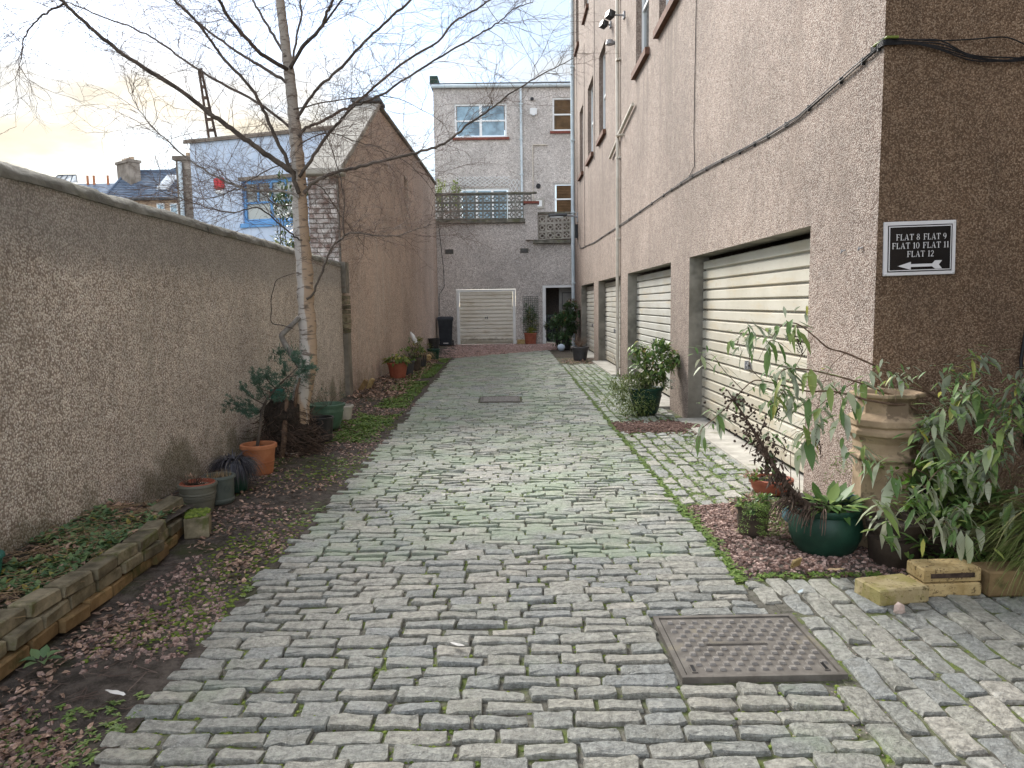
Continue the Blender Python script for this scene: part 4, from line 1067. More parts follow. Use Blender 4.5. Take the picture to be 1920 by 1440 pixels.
# terrace screens of pierced blocks
def block_mesh(kind, mk='concrete'):
    b = MB(); s = .30; t = .028; D0, D1 = 0, .10
    def bar(p, q, w=.028):
        p, q = Vector((p[0], 0, p[1])), Vector((q[0], 0, q[1])); d_ = (q-p); L = d_.length; c = (p+q)/2
        Mx = Matrix.Translation((c.x, .05, c.z)) @ Matrix.Rotation(-math.atan2(d_.z, d_.x), 4, 'Y')
        b.obox(Mx, L, .085, w)
    h = s/2 - .003; t = .034
    for (a, c, d_, e) in ((-h, h, -h, -h+t), (-h, h, h-t, h), (-h, -h+t, -h+t, h-t), (h-t, h, -h+t, h-t)): b.box(a, c, D0, D1, d_, e)
    if kind == 0:
        k = .065
        for p, q in (((-k,-k),(k,-k)), ((k,-k),(k,k)), ((k,k),(-k,k)), ((-k,k),(-k,-k)), ((0,k),(0,h-t)), ((0,-k),(0,-h+t)), ((k,0),(h-t,0)), ((-k,0),(-h+t,0))): bar(p, q)
    else:
        for sx_ in (-1, 1):
            for sz_ in (-1, 1):
                pts = []
                for i in range(5):
                    a = math.pi/2 * i/4; pts.append((sx_*(h-t)*(1 - math.sin(a)), sz_*(h-t)*(1 - math.cos(a))))
                for i in range(4): bar(pts[i], pts[i+1])
    return b.mesh('breeze_block', M[mk])
BM = [block_mesh(0), block_mesh(1)]; BP = [block_mesh(0, 'concrete_pale'), block_mesh(1, 'concrete_pale')]
for row in range(3):
    for i in range(12):
        if i == 11 and row < 2: continue
        o = obj('breeze_block', BM[(i*5 + row*3 + (i*row) % 2) % 2], fh, (-2.67 + i*.3045, FY + .0 - FY, 4.80 + row*.3045))
        o.location = Vector((-2.67 + i*.3045, 0, 4.83 + row*.302))
    for i in range(6):
        o = obj('breeze_block', BP[(i*3 + row*5 + (i+row) % 3) % 2], fh); o.location = Vector((1.21 + i*.3045, -.05, 4.03 + row*.302 + .012*i))
for nm, q in (('terrace_slab', (-2.9, .72, FY-.12, FY+.14, 4.53, 4.66)), ('terrace_rail', (-2.9, 1.02, FY-.03, FY+.14, 5.592, 5.65)), ('terrace_pier', (.58, 1.04, FY-.14, FY+.20, 3.88, 5.20)), ('terrace_rail', (1.05, 3.0, FY-.08, FY+.10, 4.84, 4.895)), ('terrace_slab', (.86, 3.0, FY-.16, FY+.14, 3.745, 3.86))):
    o = B(nm, M['harl_far'] if 'pier' in nm else M['coping'], fh, q); local(fh, o)
    if nm == 'terrace_pier': o2 = B('pier_cap', M['sill_red'], o, (.52, 1.10, FY-.2, FY+.26, 5.202, 5.29))
o = B('screen_shade', M['render_dark'], fh, (1.06, 3.3, FY + .75, FY + .85, 3.741, 5.0)); local(fh, o)  # added dark backing in place of the shade behind the pierced screen
# white trellis on the upper wall
tr = thing('trellis', 'white diamond trellis fixed over the terrace window', 'trellis', (-1, UY-.03, 6.5))
b = MB()
def lattice(x0, x1, z0, z1, sx_, sz_):
    n_ = int((x1-x0)/sx_) + 4; hgt = z1 - z0; run_ = hgt * sx_ / sz_
    for i in range(-3 - int(run_/sx_), n_):
        for s_ in (1, -1):
            xa, xb = x0 + i*sx_, x0 + i*sx_ + run_
            pa, pb = (xa, z0 if s_ > 0 else z1), (xb, z1 if s_ > 0 else z0)
            ta, tb = 0, 1
            if xa < x0: ta = (x0-xa)/(xb-xa)
            if xb > x1: tb = (x1-xa)/(xb-xa)
            if ta >= tb - .02: continue
            f_ = lambda t_: (pa[0] + (pb[0]-pa[0])*t_, UY-.03 - (.012 if s_ > 0 else 0), pa[1] + (pb[1]-pa[1])*t_)
            b.tube([f_(ta), f_(tb)], .011, 4)
lattice(-2.2, 0.02, 6.34, 6.74, .20, .135); lattice(.03, .45, 4.8, 6.62, .15, .26); lattice(-2.6, -2.2, 5.4, 6.5, .16, .24)
o = b.build('lath', M['white_paint'], tr, kind='stuff'); local(tr, o)

# ------------------------------------------------------------------ iron covers
def cover(name, label, x0, x1, y0, y1, nx, ny, bar):
    cx, cy = (x0+x1)/2, (y0+y1)/2; w, h = x1-x0, y1-y0
    t = thing(name, label, 'manhole cover', (cx, cy, 0), math.radians(.6))
    b = MB(); f = .022
    for q in ((-w/2, w/2, -h/2, -h/2+f), (-w/2, w/2, h/2-f, h/2), (-w/2, -w/2+f, -h/2+f, h/2-f), (w/2-f, w/2, -h/2+f, h/2-f)): b.box(*q, -.05, .010)
    b.build('frame', M['iron'], t)
    g = f + .006
    B('plate', M['iron'], t, (-w/2+g, w/2-g, -h/2+g, h/2-g, -.05, .004))
    b = MB()
    px, py = (w - 2*g - .03)/nx, (h - 2*g - .04)/ny
    for j in range(ny):
        for i in range(nx):
            x = -w/2 + g + .02 + px*(i + .30 + .5*(j % 2)); y = -h/2 + g + .02 + py*(j + .5)
            if x > w/2 - g - .02: continue
            if bar and abs(y + -.012) < .024 and -.17 < x < .12: continue
            if bar and j == 0 and (i == 0 or x > w/2 - .1): continue
            a, c = px*.24, py*.27
            b.add([(x-a,y-c,.004),(x+a,y-c,.004),(x+a,y+c,.004),(x-a,y+c,.004),(x-a*.75,y-c*.7,.0135),(x+a*.75,y-c*.7,.0135),(x+a*.75,y+c*.7,.0135),(x-a*.75,y+c*.7,.0135)],
                  [(4,5,6,7),(0,1,5,4),(1,2,6,5),(2,3,7,6),(3,0,4,7)])
    b.build('studs', M['iron_worn'], t, kind='stuff')
    if bar:
        b = MB(); b.box(-.16, .11, -.006, .020, .004, .008)
        for k in range(26): b.box(-.155 + .010*k, -.1495 + .010*k, .001, .013, .008, .0098)
        b.box(-.155, .105, -.009, -.006, .004, .011); b.build('maker_bar', M['iron'], t)
        for sx_ in (-1, 1):
            b = MB(); b.box(sx_*.27 - .012, sx_*.27 + .012, -h/2 + .045, -h/2 + .11, .002, .0085)
            kh = b.build('key_rim', M['iron'], t); B('keyhole', M['cable'], kh, (sx_*.27 - .007, sx_*.27 + .007, -h/2 + .05, -h/2 + .105, .0086, .0092))
    return t
cover('manhole_cover', 'large studded rusty iron cover set in the setts at lower right', MAN[0] + .01, MAN[1] - .01, MAN[2] + .015, MAN[3] - .015, 10, 11, True)
cover('manhole_cover', 'smaller far iron cover set in the mossy middle of the lane', GRATE[0] + .03, GRATE[1] - .03, GRATE[2] + .03, GRATE[3] - .03, 7, 8, False)

# ------------------------------------------------------------------ dry laid brick edging of the bed
eg = thing('brick_edging', 'low wall of algae stained bricks holding the planting bed at lower left', 'edging', (-2.1, 3.5, 0))
r = random.Random(21)
EB = []
for k in range(5):
    b = MB(); q = random.Random(300 + k); b.obox(Matrix.Identity(4), .105, .200, .066, bev=.007)
    b.v = [(x + q.uniform(-.004, .004), y + q.uniform(-.004, .004), z + q.uniform(-.003, .003)) for x, y, z in b.v]
    EB.append((b.mesh('brick', M['edging_brick']), None))
EO = []
for k in range(3):
    b = MB(); b.obox(Matrix.Identity(4), .105, .200, .066, bev=.007); EO.append(b.mesh('brick', M['orange_brick']))
for course in range(3):
    y = 2.2 + (.11 if course == 1 else .03*course)
    while y < (4.72, 4.6, 4.42)[course]:
        o = obj('brick', (r.choice(EO) if course == 0 else r.choice(EB)[0]), eg)
        z = .012 + .034 + course*.0705 + r.uniform(-.004, .004)
        bend = .02*math.sin(y*2.1) - (.12 * max(0, y - 4.1))
        o.location = Vector((-2.155 + bend + r.uniform(-.018, .018) - course*.006, y + .108, z)) - eg.location
        o.rotation_euler = (r.uniform(-.03, .03), r.uniform(-.05, .05), r.uniform(-.08, .08) + (.12 if y > 4.1 else 0))
        y += .222
for (x, y, z, rx, ry, rz, mm) in ((-2.29, 4.80, .205, .22, .05, -.35, EB[3][0]), (-2.25, 4.82, .10, .05, .1, -.2, EB[0][0])):
    o = obj('brick', mm, eg); o.location = Vector((x, y, z)) - eg.location; o.rotation_euler = (rx, ry, rz)
mo = thing('mossy_brick', 'loose brick with a bright mossy top at the end of the brick edging', 'brick', (-2.10, 4.84, .0), .3)
b = MB(); b.obox(Matrix.Translation((0, 0, .075)), .15, .20, .15, bev=.012); bd = b.build('body', M['edging_brick'], mo)
b = MB()
for k in range(60): b.blob((U(-.065, .065), U(-.09, .09), .152), .018, .018, .012, k, .2)
b.build('moss', M['moss'], mo, kind='stuff')

def loose_brick(label, loc, rot, m, size=(.215, .102, .067), frog=False, group=None):
    t = thing('brick', label, 'brick', loc); t.rotation_euler = rot
    b = MB(); b.obox(Matrix.Identity(4), *size, bev=.008)
    q = random.Random(len(label) * 7); b.v = [tuple(c + q.uniform(-.002, .002) for c in v) for v in b.v]
    b.build('body', m, t)
    if frog:
        B('frog', M['dead_stem'], t, (-size[0]*.38, size[0]*.38, -size[1]/2 - .0032, -size[1]/2 + .004, -size[2]*.16, size[2]*.16))
    return t
loose_brick('yellow block brick with algae on top, lying alone on the setts', (1.90, 3.635, .040), (0, 0, .20), M['moss_brick'], (.275, .19, .084))
loose_brick('yellow brick lying flat under another in the right hand stack', (2.20, 3.70, .036), (0, 0, .06), M['yellow_brick'], (.30, .15, .072))
loose_brick('buff brick on top of the short stack at lower right', (2.20, 3.705, .112), (0, .0, .05), M['yellow_brick'], (.30, .15, .074), True)
loose_brick('shadowed brick behind the sedge, right of the brick stack', (2.52, 3.70, .065), (0, 0, .02), M['orange_brick'], (.28, .16, .13))
loose_brick('brick leaning on the gable wall, the nearer of two', (-2.62, 13.05, .11), (.1, .55, .2), M['orange_brick'], (.08, .11, .24))
loose_brick('brick leaning on the gable wall, the further of two', (-2.56, 13.42, .10), (.0, .45, -.1), M['yellow_brick'], (.07, .10, .22))
loose_brick('pale broken brick beside the far green pot on the left', (-2.28, 20.1, .09), (.4, .3, .5), M['yellow_brick'], (.17, .14, .20))
loose_brick('brick end standing by the red terracotta pot at the far garage', (.36, 28.1, .09), (0, 0, .1), M['yellow_brick'], (.28, .14, .17))
t = tag(obj('stone', None, None, (1.835, 3.43, .03)), 'pale pink stone lying in front of the yellow block brick', 'stone')
b = MB(); b.blob((0,0,0), .032, .028, .034, 4, .25); b.build('body', M['pinkstone'], t)
t = tag(obj('wood_chip', None, None, (1.57, 4.03, .045)), 'small orange offcut lying on the red chips before the green pot', 'wood')
b = MB(); b.obox(Matrix.Rotation(.5, 4, 'X') @ Matrix.Rotation(.4, 4, 'Z'), .06, .012, .055); b.build('body', M['yellow_brick'], t)
def scrap(label, x, y, s, z=.012, rz=0.0, m='paper'):
    t = tag(obj('litter_scrap', None, None, (x, y, z)), label, 'litter'); t.rotation_euler = (0, 0, rz)
    q = random.Random(int(x*100)); b = MB(); vs = []; n = 6
    for i in range(n):
        vs += [(-s + 2*s*i/(n-1), -.3*s*math.sin(math.pi*(i+.6)/n) + q.uniform(-.1,.1)*s, q.uniform(0,.14)*s), (-s + 2*s*i/(n-1), .3*s*math.sin(math.pi*(i+.6)/n), q.uniform(0,.12)*s)]
    b.add(vs, [(2*i, 2*i+2, 2*i+3, 2*i+1) for i in range(n-1)]); b.build('body', M[m], t)
scrap('curled white scrap lying on the dark soil beside the setts', -1.545, 2.74, .05, .03, -.4)
scrap('pale dry leaf lying on the setts in mid lane', -.255, 3.14, .036, .016, -.5)
scrap('pale leaf lying on the paving near the yellow block', 1.46, 3.68, .03, .02, .8, 'curtain')
scrap('pale sliver of bark lying on the dark chips before the green pot', 1.75, 3.93, .05, .04, .1, 'straw')

# ------------------------------------------------------------------ pots
def prof_pot(rb, rt, h, rim=.02, rimh=.03, inner=.9, bands=()):
    p = [(rb*.92, 0), (rb, .008)]
    for k in range(1, 9):
        t = k/9; z = (h - rimh)*t; rr = rb + (rt - rb)*t
        p.append((rr, z))
    for (z, bw, bh) in bands:
        rr = rb + (rt - rb)*(z/(h-rimh)); p += [(rr + .0005, z - bh), (rr + bw, z - bh*.5), (rr + bw, z + bh*.5), (rr + .0006, z + bh)]
    p.sort(key=lambda q: q[1])
    p += [(rt, h - rimh), (rt + rim, h - rimh + .004), (rt + rim, h - .006), (rt + rim*.6, h), (rt - .012, h), (rt - .018, h - .02), (rt*.9, h - .06)]
    return p
def pot(name, label, loc, prof, m, soil_r=None, soil_z=None, n=32, cat='plant pot', group=None, rz=0, close=True):
    t = thing(name, label, cat, loc, rz, group)
    b = MB(); b.lathe(prof, n, close=close); o = b.build('pot', m, t); smooth_by_angle(o, 45)
    if soil_r:
        b = MB(); q = random.Random(int(loc[1]*100)); N = 14
        vs = [(0,0,soil_z + .012)] + [(soil_r*.6*math.cos(2*math.pi*i/N), soil_r*.6*math.sin(2*math.pi*i/N), soil_z + q.uniform(0,.018)) for i in range(N)] + [(soil_r*math.cos(2*math.pi*i/N), soil_r*math.sin(2*math.pi*i/N), soil_z) for i in range(N)]
        b.add(vs, [(0, 1+i, 1+(i+1)%N) for i in range(N)] + [(1+i, 1+N+i, 1+N+(i+1)%N, 1+(i+1)%N) for i in range(N)]); b.build('soil', M['compost'], t)
    return t
def up(s=1.0, spread=1.0, r=RND):
    return Vector((r.uniform(-1,1)*spread, r.uniform(-1,1)*spread, s)).normalized()
LEAVES = {}
def leaf_meshes(key, m, n=8, L=1.0, W=.3, **kw):
    k = (key, m)
    if k not in LEAVES:
        out = []; q = random.Random(len(LEAVES))
        for i in range(n):
            b = MB(); b.leaf((0,0,0), (1,0,0), (0,0,1), L*q.uniform(.75,1.2), W*q.uniform(.65,1.35), q.uniform(-.1,.6), q.uniform(.05,.6)); out.append(b.mesh('leaf', M[m], True))
        LEAVES[k] = out
    return LEAVES[k]
def put_leaf(parent, meshes, p, d, nrm, L):
    d = Vector(d).normalized(); nrm = Vector(nrm); nrm = nrm - d*nrm.dot(d)
    if nrm.length < 1e-3: nrm = d.orthogonal()
    nrm.normalize(); y = nrm.cross(d)
    o = bpy.data.objects.new('leaf', RND.choice(meshes)); COL.objects.link(o); o.parent = parent
    o.matrix_local = Matrix.Translation(p) @ Matrix((d, y, nrm)).transposed().to_4x4() @ Matrix.Diagonal((L, L, L, 1))
    return o
def foliage(parent, c, rx, ry, rz, n, L, W, m, name='leaves', clumps=12, flat=.3, droop=.0, seed=1, kind='stuff', hollow=.35):
    """many leaves in uneven clumps through an ellipsoid"""
    q = random.Random(seed); b = MB(); cl = []
    for k in range(clumps):
        while True:
            d = Vector((q.uniform(-1,1), q.uniform(-1,1), q.uniform(-1,1)))
            if hollow < d.length < 1: break
        cl.append((Vector((d.x*rx, d.y*ry, d.z*rz)), q.uniform(.16,.38)))
    for i in range(n):
        cc, cr = q.choice(cl)
        p = Vector(c) + cc + Vector((q.gauss(0,.5)*rx*cr, q.gauss(0,.5)*ry*cr, q.gauss(0,.5)*rz*cr))
        d = (p - Vector(c)); d = Vector((d.x/rx, d.y/ry, d.z/rz)) + Vector((q.uniform(-.9,.9), q.uniform(-.9,.9), q.uniform(-.6,.9) - droop))
        b.leaf(p, d, Vector((q.uniform(-1,1)*flat, q.uniform(-1,1)*flat, 1)), L*q.uniform(.6,1.25), W*q.uniform(.7,1.2), q.uniform(0,.3), .2)
    return b.build(name, M[m], parent, smooth=True, kind=kind)
def stems(parent, pts, n, h, spread, rad, m, name='stem', seed=1, curve=.4, kind='stuff'):
    q = random.Random(seed); b = MB()
    for k in range(n):
        a = q.uniform(0, 2*math.pi); s = q.uniform(.2, 1)*spread; hh = h*q.uniform(.6, 1.1)
        p0 = Vector(pts) + Vector((math.cos(a)*.03, math.sin(a)*.03, 0)); P = [p0]
        for j in range(1, 5):
            t = j/4; P.append(p0 + Vector((math.cos(a)*s*t**1.3 + q.uniform(-.05,.05)*hh, math.sin(a)*s*t**1.3 + q.uniform(-.05,.05)*hh, hh*t*(1-curve*t*.5))))
        b.tube(P, [rad*(1 - .8*j/4) for j in range(5)], 5)
    return b.build(name, M[m], parent, smooth=True, kind=kind)

# left verge, from the near end
t = pot('potted_plant', 'ribbed olive grey pot with a dead twiggy plant, nearest along the left wall', (-2.30, 5.33, .015), prof_pot(.10, .130, .225, .008, .022, bands=((.115,.004,.008),(.135,.004,.008),(.155,.004,.008))), M['pot_olive'], .118, .19)
b = MB(); b.lathe([(.112, .20), (.124, .226), (.118, .232), (.106, .205)], 28, close=False); smooth_by_angle(b.build('inner_pot', M['terracotta_red'], t))
stems(t, (-.03, .0, .19), 46, .13, .14, .0022, 'dead_stem', 'dead_twigs', 3, .3)
foliage(t, (-.02, .0, .24), .10, .10, .05, 120, .02, .009, 'dead_leaf', 'dead_leaves', 8, seed=4)
t = pot('potted_plant', 'smooth grey green pot with a round emblem and short brown stubble', (-2.26, 5.62, .015), prof_pot(.105, .112, .215, .012, .026, bands=((.03,.006,.012),)), M['pot_grey'], .10, .185)
b = MB()
q = random.Random(9)
for k in range(150):
    a, rr = q.uniform(0, 6.28), .09*math.sqrt(q.random()); b.blade((rr*math.cos(a), rr*math.sin(a), .185), up(1, .25, q), q.uniform(.04,.085), .004, .2, 2)
b.build('stubble', M['straw'], t, kind='stuff')
b = MB(); em = [(.116*math.cos(-.75 + .0), 0)]
pts = []
for k in range(21):
    a = 2*math.pi*k/20; th = -.62 + .22*math.cos(a); pts.append((.1135*math.cos(th), .1135*math.sin(th), .125 + .026*math.sin(a)))
b.tube(pts, .0022, 5); b.build('emblem', M['pot_grey'], t)
t = pot('potted_plant', 'dark green pot under a mop of black strap grass', (-2.28, 5.98, .015), prof_pot(.10, .125, .20, .012, .025), M['pot_green'], .11, .17)
b = MB(); q = random.Random(10)
for k in range(1150):
    a = q.uniform(0, 6.28); s = q.uniform(.5, 1.9); rr = q.uniform(0, .07)
    b.blade((rr*math.cos(a), rr*math.sin(a), .19 + q.uniform(0,.05)), (math.cos(a)*s, math.sin(a)*s, 1), q.uniform(.18,.33), .0105, q.uniform(2.6, 5.5), 6)
b.build('blades', M['black_grass'], t, kind='stuff')
t = pot('potted_plant', 'tall terracotta coloured pot holding a crooked blue green conifer', (-2.28, 6.60, .015), prof_pot(.115, .145, .275, .016, .038, bands=((.12,.004,.006),(.09,.003,.004))), M['terracotta'], .145, .23)
def W2(t, x, y, z): return Vector((x, y, z)) - t.location
trunk_pts = [W2(t, -2.30, 6.61, .24), W2(t, -2.29, 6.70, .42), W2(t, -2.27, 6.7, .57), W2(t, -2.21, 6.68, .68), W2(t, -2.12, 6.65, .78), W2(t, -2.0, 6.62, .88), W2(t, -1.9, 6.6, .97)]
b = MB(); b.tube(trunk_pts, [.017, .015, .014, .011, .009, .006, .004], 8); b.build('trunk', M['branch'], t, smooth=True)
cb_ = MB(); nb = MB(); q = random.Random(15)
tips = []
for (x, y, z, x2, y2, z2) in ((-2.27,6.7,.57,-2.56,6.66,.66),(-2.27,6.7,.57,-2.62,6.8,.60),(-2.24,6.69,.63,-2.42,6.6,.80),(-2.21,6.68,.68,-2.33,6.75,.90),(-2.12,6.65,.78,-2.22,6.6,.95),(-2.12,6.65,.78,-2.02,6.7,.82),(-2.0,6.62,.88,-2.03,6.6,1.02),(-2.0,6.62,.88,-1.8,6.6,.96),(-1.9,6.6,.97,-1.78,6.58,1.0),(-1.9,6.6,.97,-1.93,6.62,1.05),(-2.21,6.68,.68,-2.05,6.62,.70),(-2.15,6.66,.74,-2.30,6.6,.84),(-2.27,6.7,.57,-2.40,6.58,.58)):
    p0, p1 = W2(t,x,y,z), W2(t,x2,y2,z2); pm = (p0+p1)/2 + Vector((0,0,-.02)); cb_.tube([p0, pm, p1], [.005,.004,.002], 5)
    for k in range(15):
        f = q.uniform(.25, 1.05); s0 = p0.lerp(p1, f) + Vector((q.gauss(0,.028), q.gauss(0,.028), q.gauss(0,.022)))
        ax = ((p1-p0).normalized()*.5 + Vector((q.uniform(-1,1), q.uniform(-1,1), q.uniform(-.5,1)))).normalized()
        L = q.uniform(.03,.07); cb_.tube([s0, s0 + ax*L], .0012, 3)
        for j in range(46):
            pp = s0 + ax*L*q.random(); d = (ax*.6 + Vector((q.uniform(-1,1), q.uniform(-1,1), q.uniform(-.8,1)))).normalized()
            nb.card(pp, d, d.orthogonal().normalized(), q.uniform(.018,.036), .0036)
cb_.build('branches', M['branch'], t, smooth=True, kind='stuff'); nb.build('needles', M['conifer'], t, kind='stuff')
pot('planter', 'teal plastic planter half hidden behind the conifer', (-2.60, 8.22, .02), prof_pot(.07, .075, .58, .006, .02), M['pot_teal'], .06, .5, 20)
t = pot('bucket', 'black bucket beside the root mass at the foot of the birch', (-2.13, 8.22, .015), prof_pot(.115, .135, .27, .008, .018), M['pot_black'], .12, .2)
t = pot('potted_plant', 'wide faded green bowl pot with sparse thin shoots behind the black bucket', (-2.26, 9.02, .015), [(.10,0),(.13,.01),(.16,.06),(.185,.14),(.195,.215),(.20,.218),(.20,.232),(.197,.24),(.205,.285),(.222,.287),(.225,.31),(.205,.315),(.19,.30),(.18,.25)], M['pot_green_pale'], .185, .25)
stems(t, (0,0,.25), 9, .34, .3, .003, 'branch', 'stem', 5)
foliage(t, (.02,.02,.42), .22, .18, .10, 110, .026, .011, 'conifer', seed=6)
pot('bowl', 'beige bowl tucked behind the faded green pot', (-2.24, 9.75, .01), prof_pot(.11, .135, .20, .016, .03), M['concrete_pale'], .12, .17)
t = pot('potted_plant', 'terracotta pot with a yellowing broad leaved hydrangea', (-2.36, 15.4, .01), prof_pot(.15, .205, .33, .016, .045), M['terracotta_red'], .185, .28)
hm = leaf_meshes('hyd', 'hydrangea', 6, 1, .62)
stems(t, (0,0,.28), 10, .26, .2, .006, 'branch', 'stem', 7)
q = random.Random(17)
for k in range(95):
    a = q.uniform(0,6.28); rr = .24*math.sqrt(q.random()); z = .33 + q.uniform(0,.25)*(1 - rr/.35)
    put_leaf(t, hm, (rr*math.cos(a), rr*math.sin(a), z), (math.cos(a), math.sin(a), q.uniform(-.6,.4)), (q.uniform(-.4,.4), q.uniform(-.4,.4), 1), q.uniform(.07,.14))
for k, (x, y, h, lab, mt, fm) in enumerate(((-2.27, 16.1, .31, 'charcoal pot with mixed shoots just behind the terracotta hydrangea pot', 'pot_charcoal', 'fresh_leaf'), (-2.23, 17.0, .30, 'charcoal pot with a reddish band, third in the far left row', 'pot_brown', 'pieris'), (-2.24, 18.3, .32, 'dark pot with trailing brown stems and a yellow green shrub', 'pot_charcoal', 'yellow_green'))):
    t = pot('potted_plant', lab, (x, y, .01), prof_pot(.13, .165, h, .014, .04), M[mt], .15, h-.04)
    stems(t, (0,0,h-.04), 26, .38, .32, .004, 'branch', 'stem', 30+k)
    foliage(t, (0,0,h+(.12,.14,.20)[k]), .22, .22, (.12,.14,.20)[k], (130,200,420)[k], .05, .026, fm, seed=31+k)
b = MB(); q = random.Random(41)
for k in range(90):
    a = q.uniform(-2.2, .9); b.blade((.13*math.cos(a), .13*math.sin(a), .31), (math.cos(a), math.sin(a), .6), q.uniform(.3,.5), .010, q.uniform(2,4), 5)
b.build('trailing_stems', M['straw'], t, kind='stuff')
t = tag(obj('plastic_bottle', None, None, (-2.45, 19.2, .55)), 'white bottle stuck upside down among the far left shrubs', 'bottle'); t.rotation_euler = (0, -.45, 0)
b = MB(); b.lathe([(.05,0),(.055,.02),(.055,.2),(.03,.26),(.018,.28),(.018,.31)], 12); smooth_by_angle(b.build('body', M['white_paint'], t)); b = MB(); b.tube([(0,0,-.52),(0,0,.0)], .008, 5); b.build('cane', M['straw'], t)
t = pot('potted_plant', 'tangled leafy shrub in a low dark pot, furthest along the gable', (-2.5, 19.3, .01), prof_pot(.13, .16, .26, .014, .04), M['pot_black'], .14, .22)
stems(t, (0,0,.22), 20, .4, .25, .005, 'branch', 'stem', 51); foliage(t, (0,0,.5), .2, .2, .17, 260, .05, .025, 'pieris', seed=52)
pot('pot', 'empty dark green pot with a rim at the far left beside the brick', (-2.17, 20.75, .0), prof_pot(.135, .175, .30, .016, .035), M['pot_green'], .15, .2)
pot('pot', 'black pot in the far left corner in front of the wheelie bin', (-2.55, 24.6, .0), prof_pot(.15, .18, .42, .014, .04), M['pot_black'], .16, .36)

def wheelie(label, loc, rz):
    t = thing('wheelie_bin', label, 'wheelie bin', loc, rz)
    b = MB()
    def ring(z, hw, fy, by): return [(-hw, fy, z), (hw, fy, z), (hw, by, z), (-hw, by, z)]
    vs = ring(.04, .22, -.20, .16) + ring(.30, .235, -.225, .20) + ring(.92, .27, -.28, .28) + ring(1.0, .285, -.30, .30)
    b.add(vs, [(3,2,1,0)] + [(k*4+i, k*4+(i+1)%4, (k+1)*4+(i+1)%4, (k+1)*4+i) for k in range(3) for i in range(4)])
    b.box(-.29, .29, -.31, .31, .93, .995); b.build('body', M['bin'], t)
    b = MB(); b.add(ring(1.0, .30, -.325, .30) + ring(1.06, .29, -.30, .28) + ring(1.085, .22, -.2, .2), [(k*4+i, k*4+(i+1)%4, (k+1)*4+(i+1)%4, (k+1)*4+i) for k in range(2) for i in range(4)] + [(8,9,10,11), (3,2,1,0)]); b.build('lid', M['bin'], t)
    b = MB(); b.tube([(-.26,.34,1.0),(.26,.34,1.0)], .016, 8); b.build('handle', M['bin'], t)
    for s in (-1, 1):
        b = MB(); b.tube([(s*.24,.2,.1),(s*.295,.2,.1)], .1, 16); b.build('wheel', M['black_plastic'], t)
    b = MB(); pts = [(-.13,-.243,.34),(-.13,-.262,.56),(-.09,-.268,.62),(.09,-.268,.62),(.13,-.262,.56),(.13,-.243,.34)]; b.tube(pts, .008, 6); b.build('panel_ridge', M['bin'], t)
    B('label_strip', M['sign_white'], t, (-.09, .09, -.233, -.222, .10, .13)); B('lid_badge', M['concrete_pale'], t, (-.06, .06, -.2, -.14, 1.0851, 1.0875))
    return t
wheelie('dark grey wheelie bin beside the far garage door', (-2.42, 27.55, 0), math.radians(5))
wheelie('dark wheelie bin inside the doorway behind the evergreen shrub', (1.62, 28.95, 0), .05)
pipe('wall_cable', [(-2.72, FY-.012, 1.1), (-2.70, FY-.012, 1.9), (-2.5, FY-.012, 2.2), (-2.52, FY-.012, 2.9), (-2.6, FY-.012, 3.8), (-2.66, FY-.012, 4.5)], .012, M['cable'], fh, n=5)

# far end plants
t = pot('potted_plant', 'red ringed terracotta pot with a variegated plant between the far garage and the doorway', (.72, 28.1, .0), prof_pot(.20, .23, .42, .014, .05, bands=((.15,.006,.012),(.25,.006,.012))), M['terracotta_red'], .21, .38)
foliage(t, (0,-.02,.50), .24, .2, .09, 240, .07, .04, 'yellow_green', seed=61); foliage(t, (0,.06,1.0), .30, .12, .50, 520, .07, .04, 'evergreen', 'climber', 26, seed=62, hollow=.1)
foliage(t, (.02,.04,.95), .32, .12, .48, 160, .07, .04, 'hydrangea', 'pale_leaves', 20, seed=63)
stems(t, (0,.06,.4), 10, 1.0, .2, .005, 'branch', 'stem', 64)
tg = thing('plant_trellis', 'dark green wire trellis against the grey wall right of the far garage', 'trellis', (.75, FY-.05, 0))
b = MB()
for k in range(9): b.tube([(-.29 + .07*k, 0, .4), (-.29 + .07*k, 0, 1.78)], .006, 4)
for k in range(18): b.tube([(-.30, -.004, .42 + .08*k), (.29, -.004, .42 + .08*k)], .006, 4)
b.build('mesh', M['trellis_green'], tg, kind='stuff')
t = pot('potted_shrub', 'large dark evergreen shrub in a black pot in front of the doorway', (1.70, 24.4, .0), prof_pot(.2, .26, .34, .02, .05), M['pot_black'], .24, .3)
stems(t, (0,0,.3), 14, .8, .5, .012, 'branch', 'stem', 71)
foliage(t, (.0,0,.72), .54, .5, .44, 2600, .11, .058, 'evergreen', clumps=44, seed=72)
foliage(t, (.28,0,1.22), .28, .3, .36, 900, .09, .045, 'evergreen', clumps=18, seed=73); foliage(t, (.26,0,1.3), .28, .3, .3, 420, .08, .04, 'bronze', 'young_leaves', 16, seed=74)
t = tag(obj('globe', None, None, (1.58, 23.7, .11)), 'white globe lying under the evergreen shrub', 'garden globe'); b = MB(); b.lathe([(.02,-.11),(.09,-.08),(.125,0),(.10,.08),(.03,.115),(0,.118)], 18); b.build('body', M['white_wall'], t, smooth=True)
t = pot('potted_plant', 'square shouldered charcoal pot with bare brown stems beside the third garage', (1.80, 19.6, .0), prof_pot(.165, .215, .37, .022, .05), M['pot_charcoal'], .19, .33)
stems(t, (0,0,.33), 40, .34, .34, .006, 'cane', 'stem', 81, .2)
b = MB()
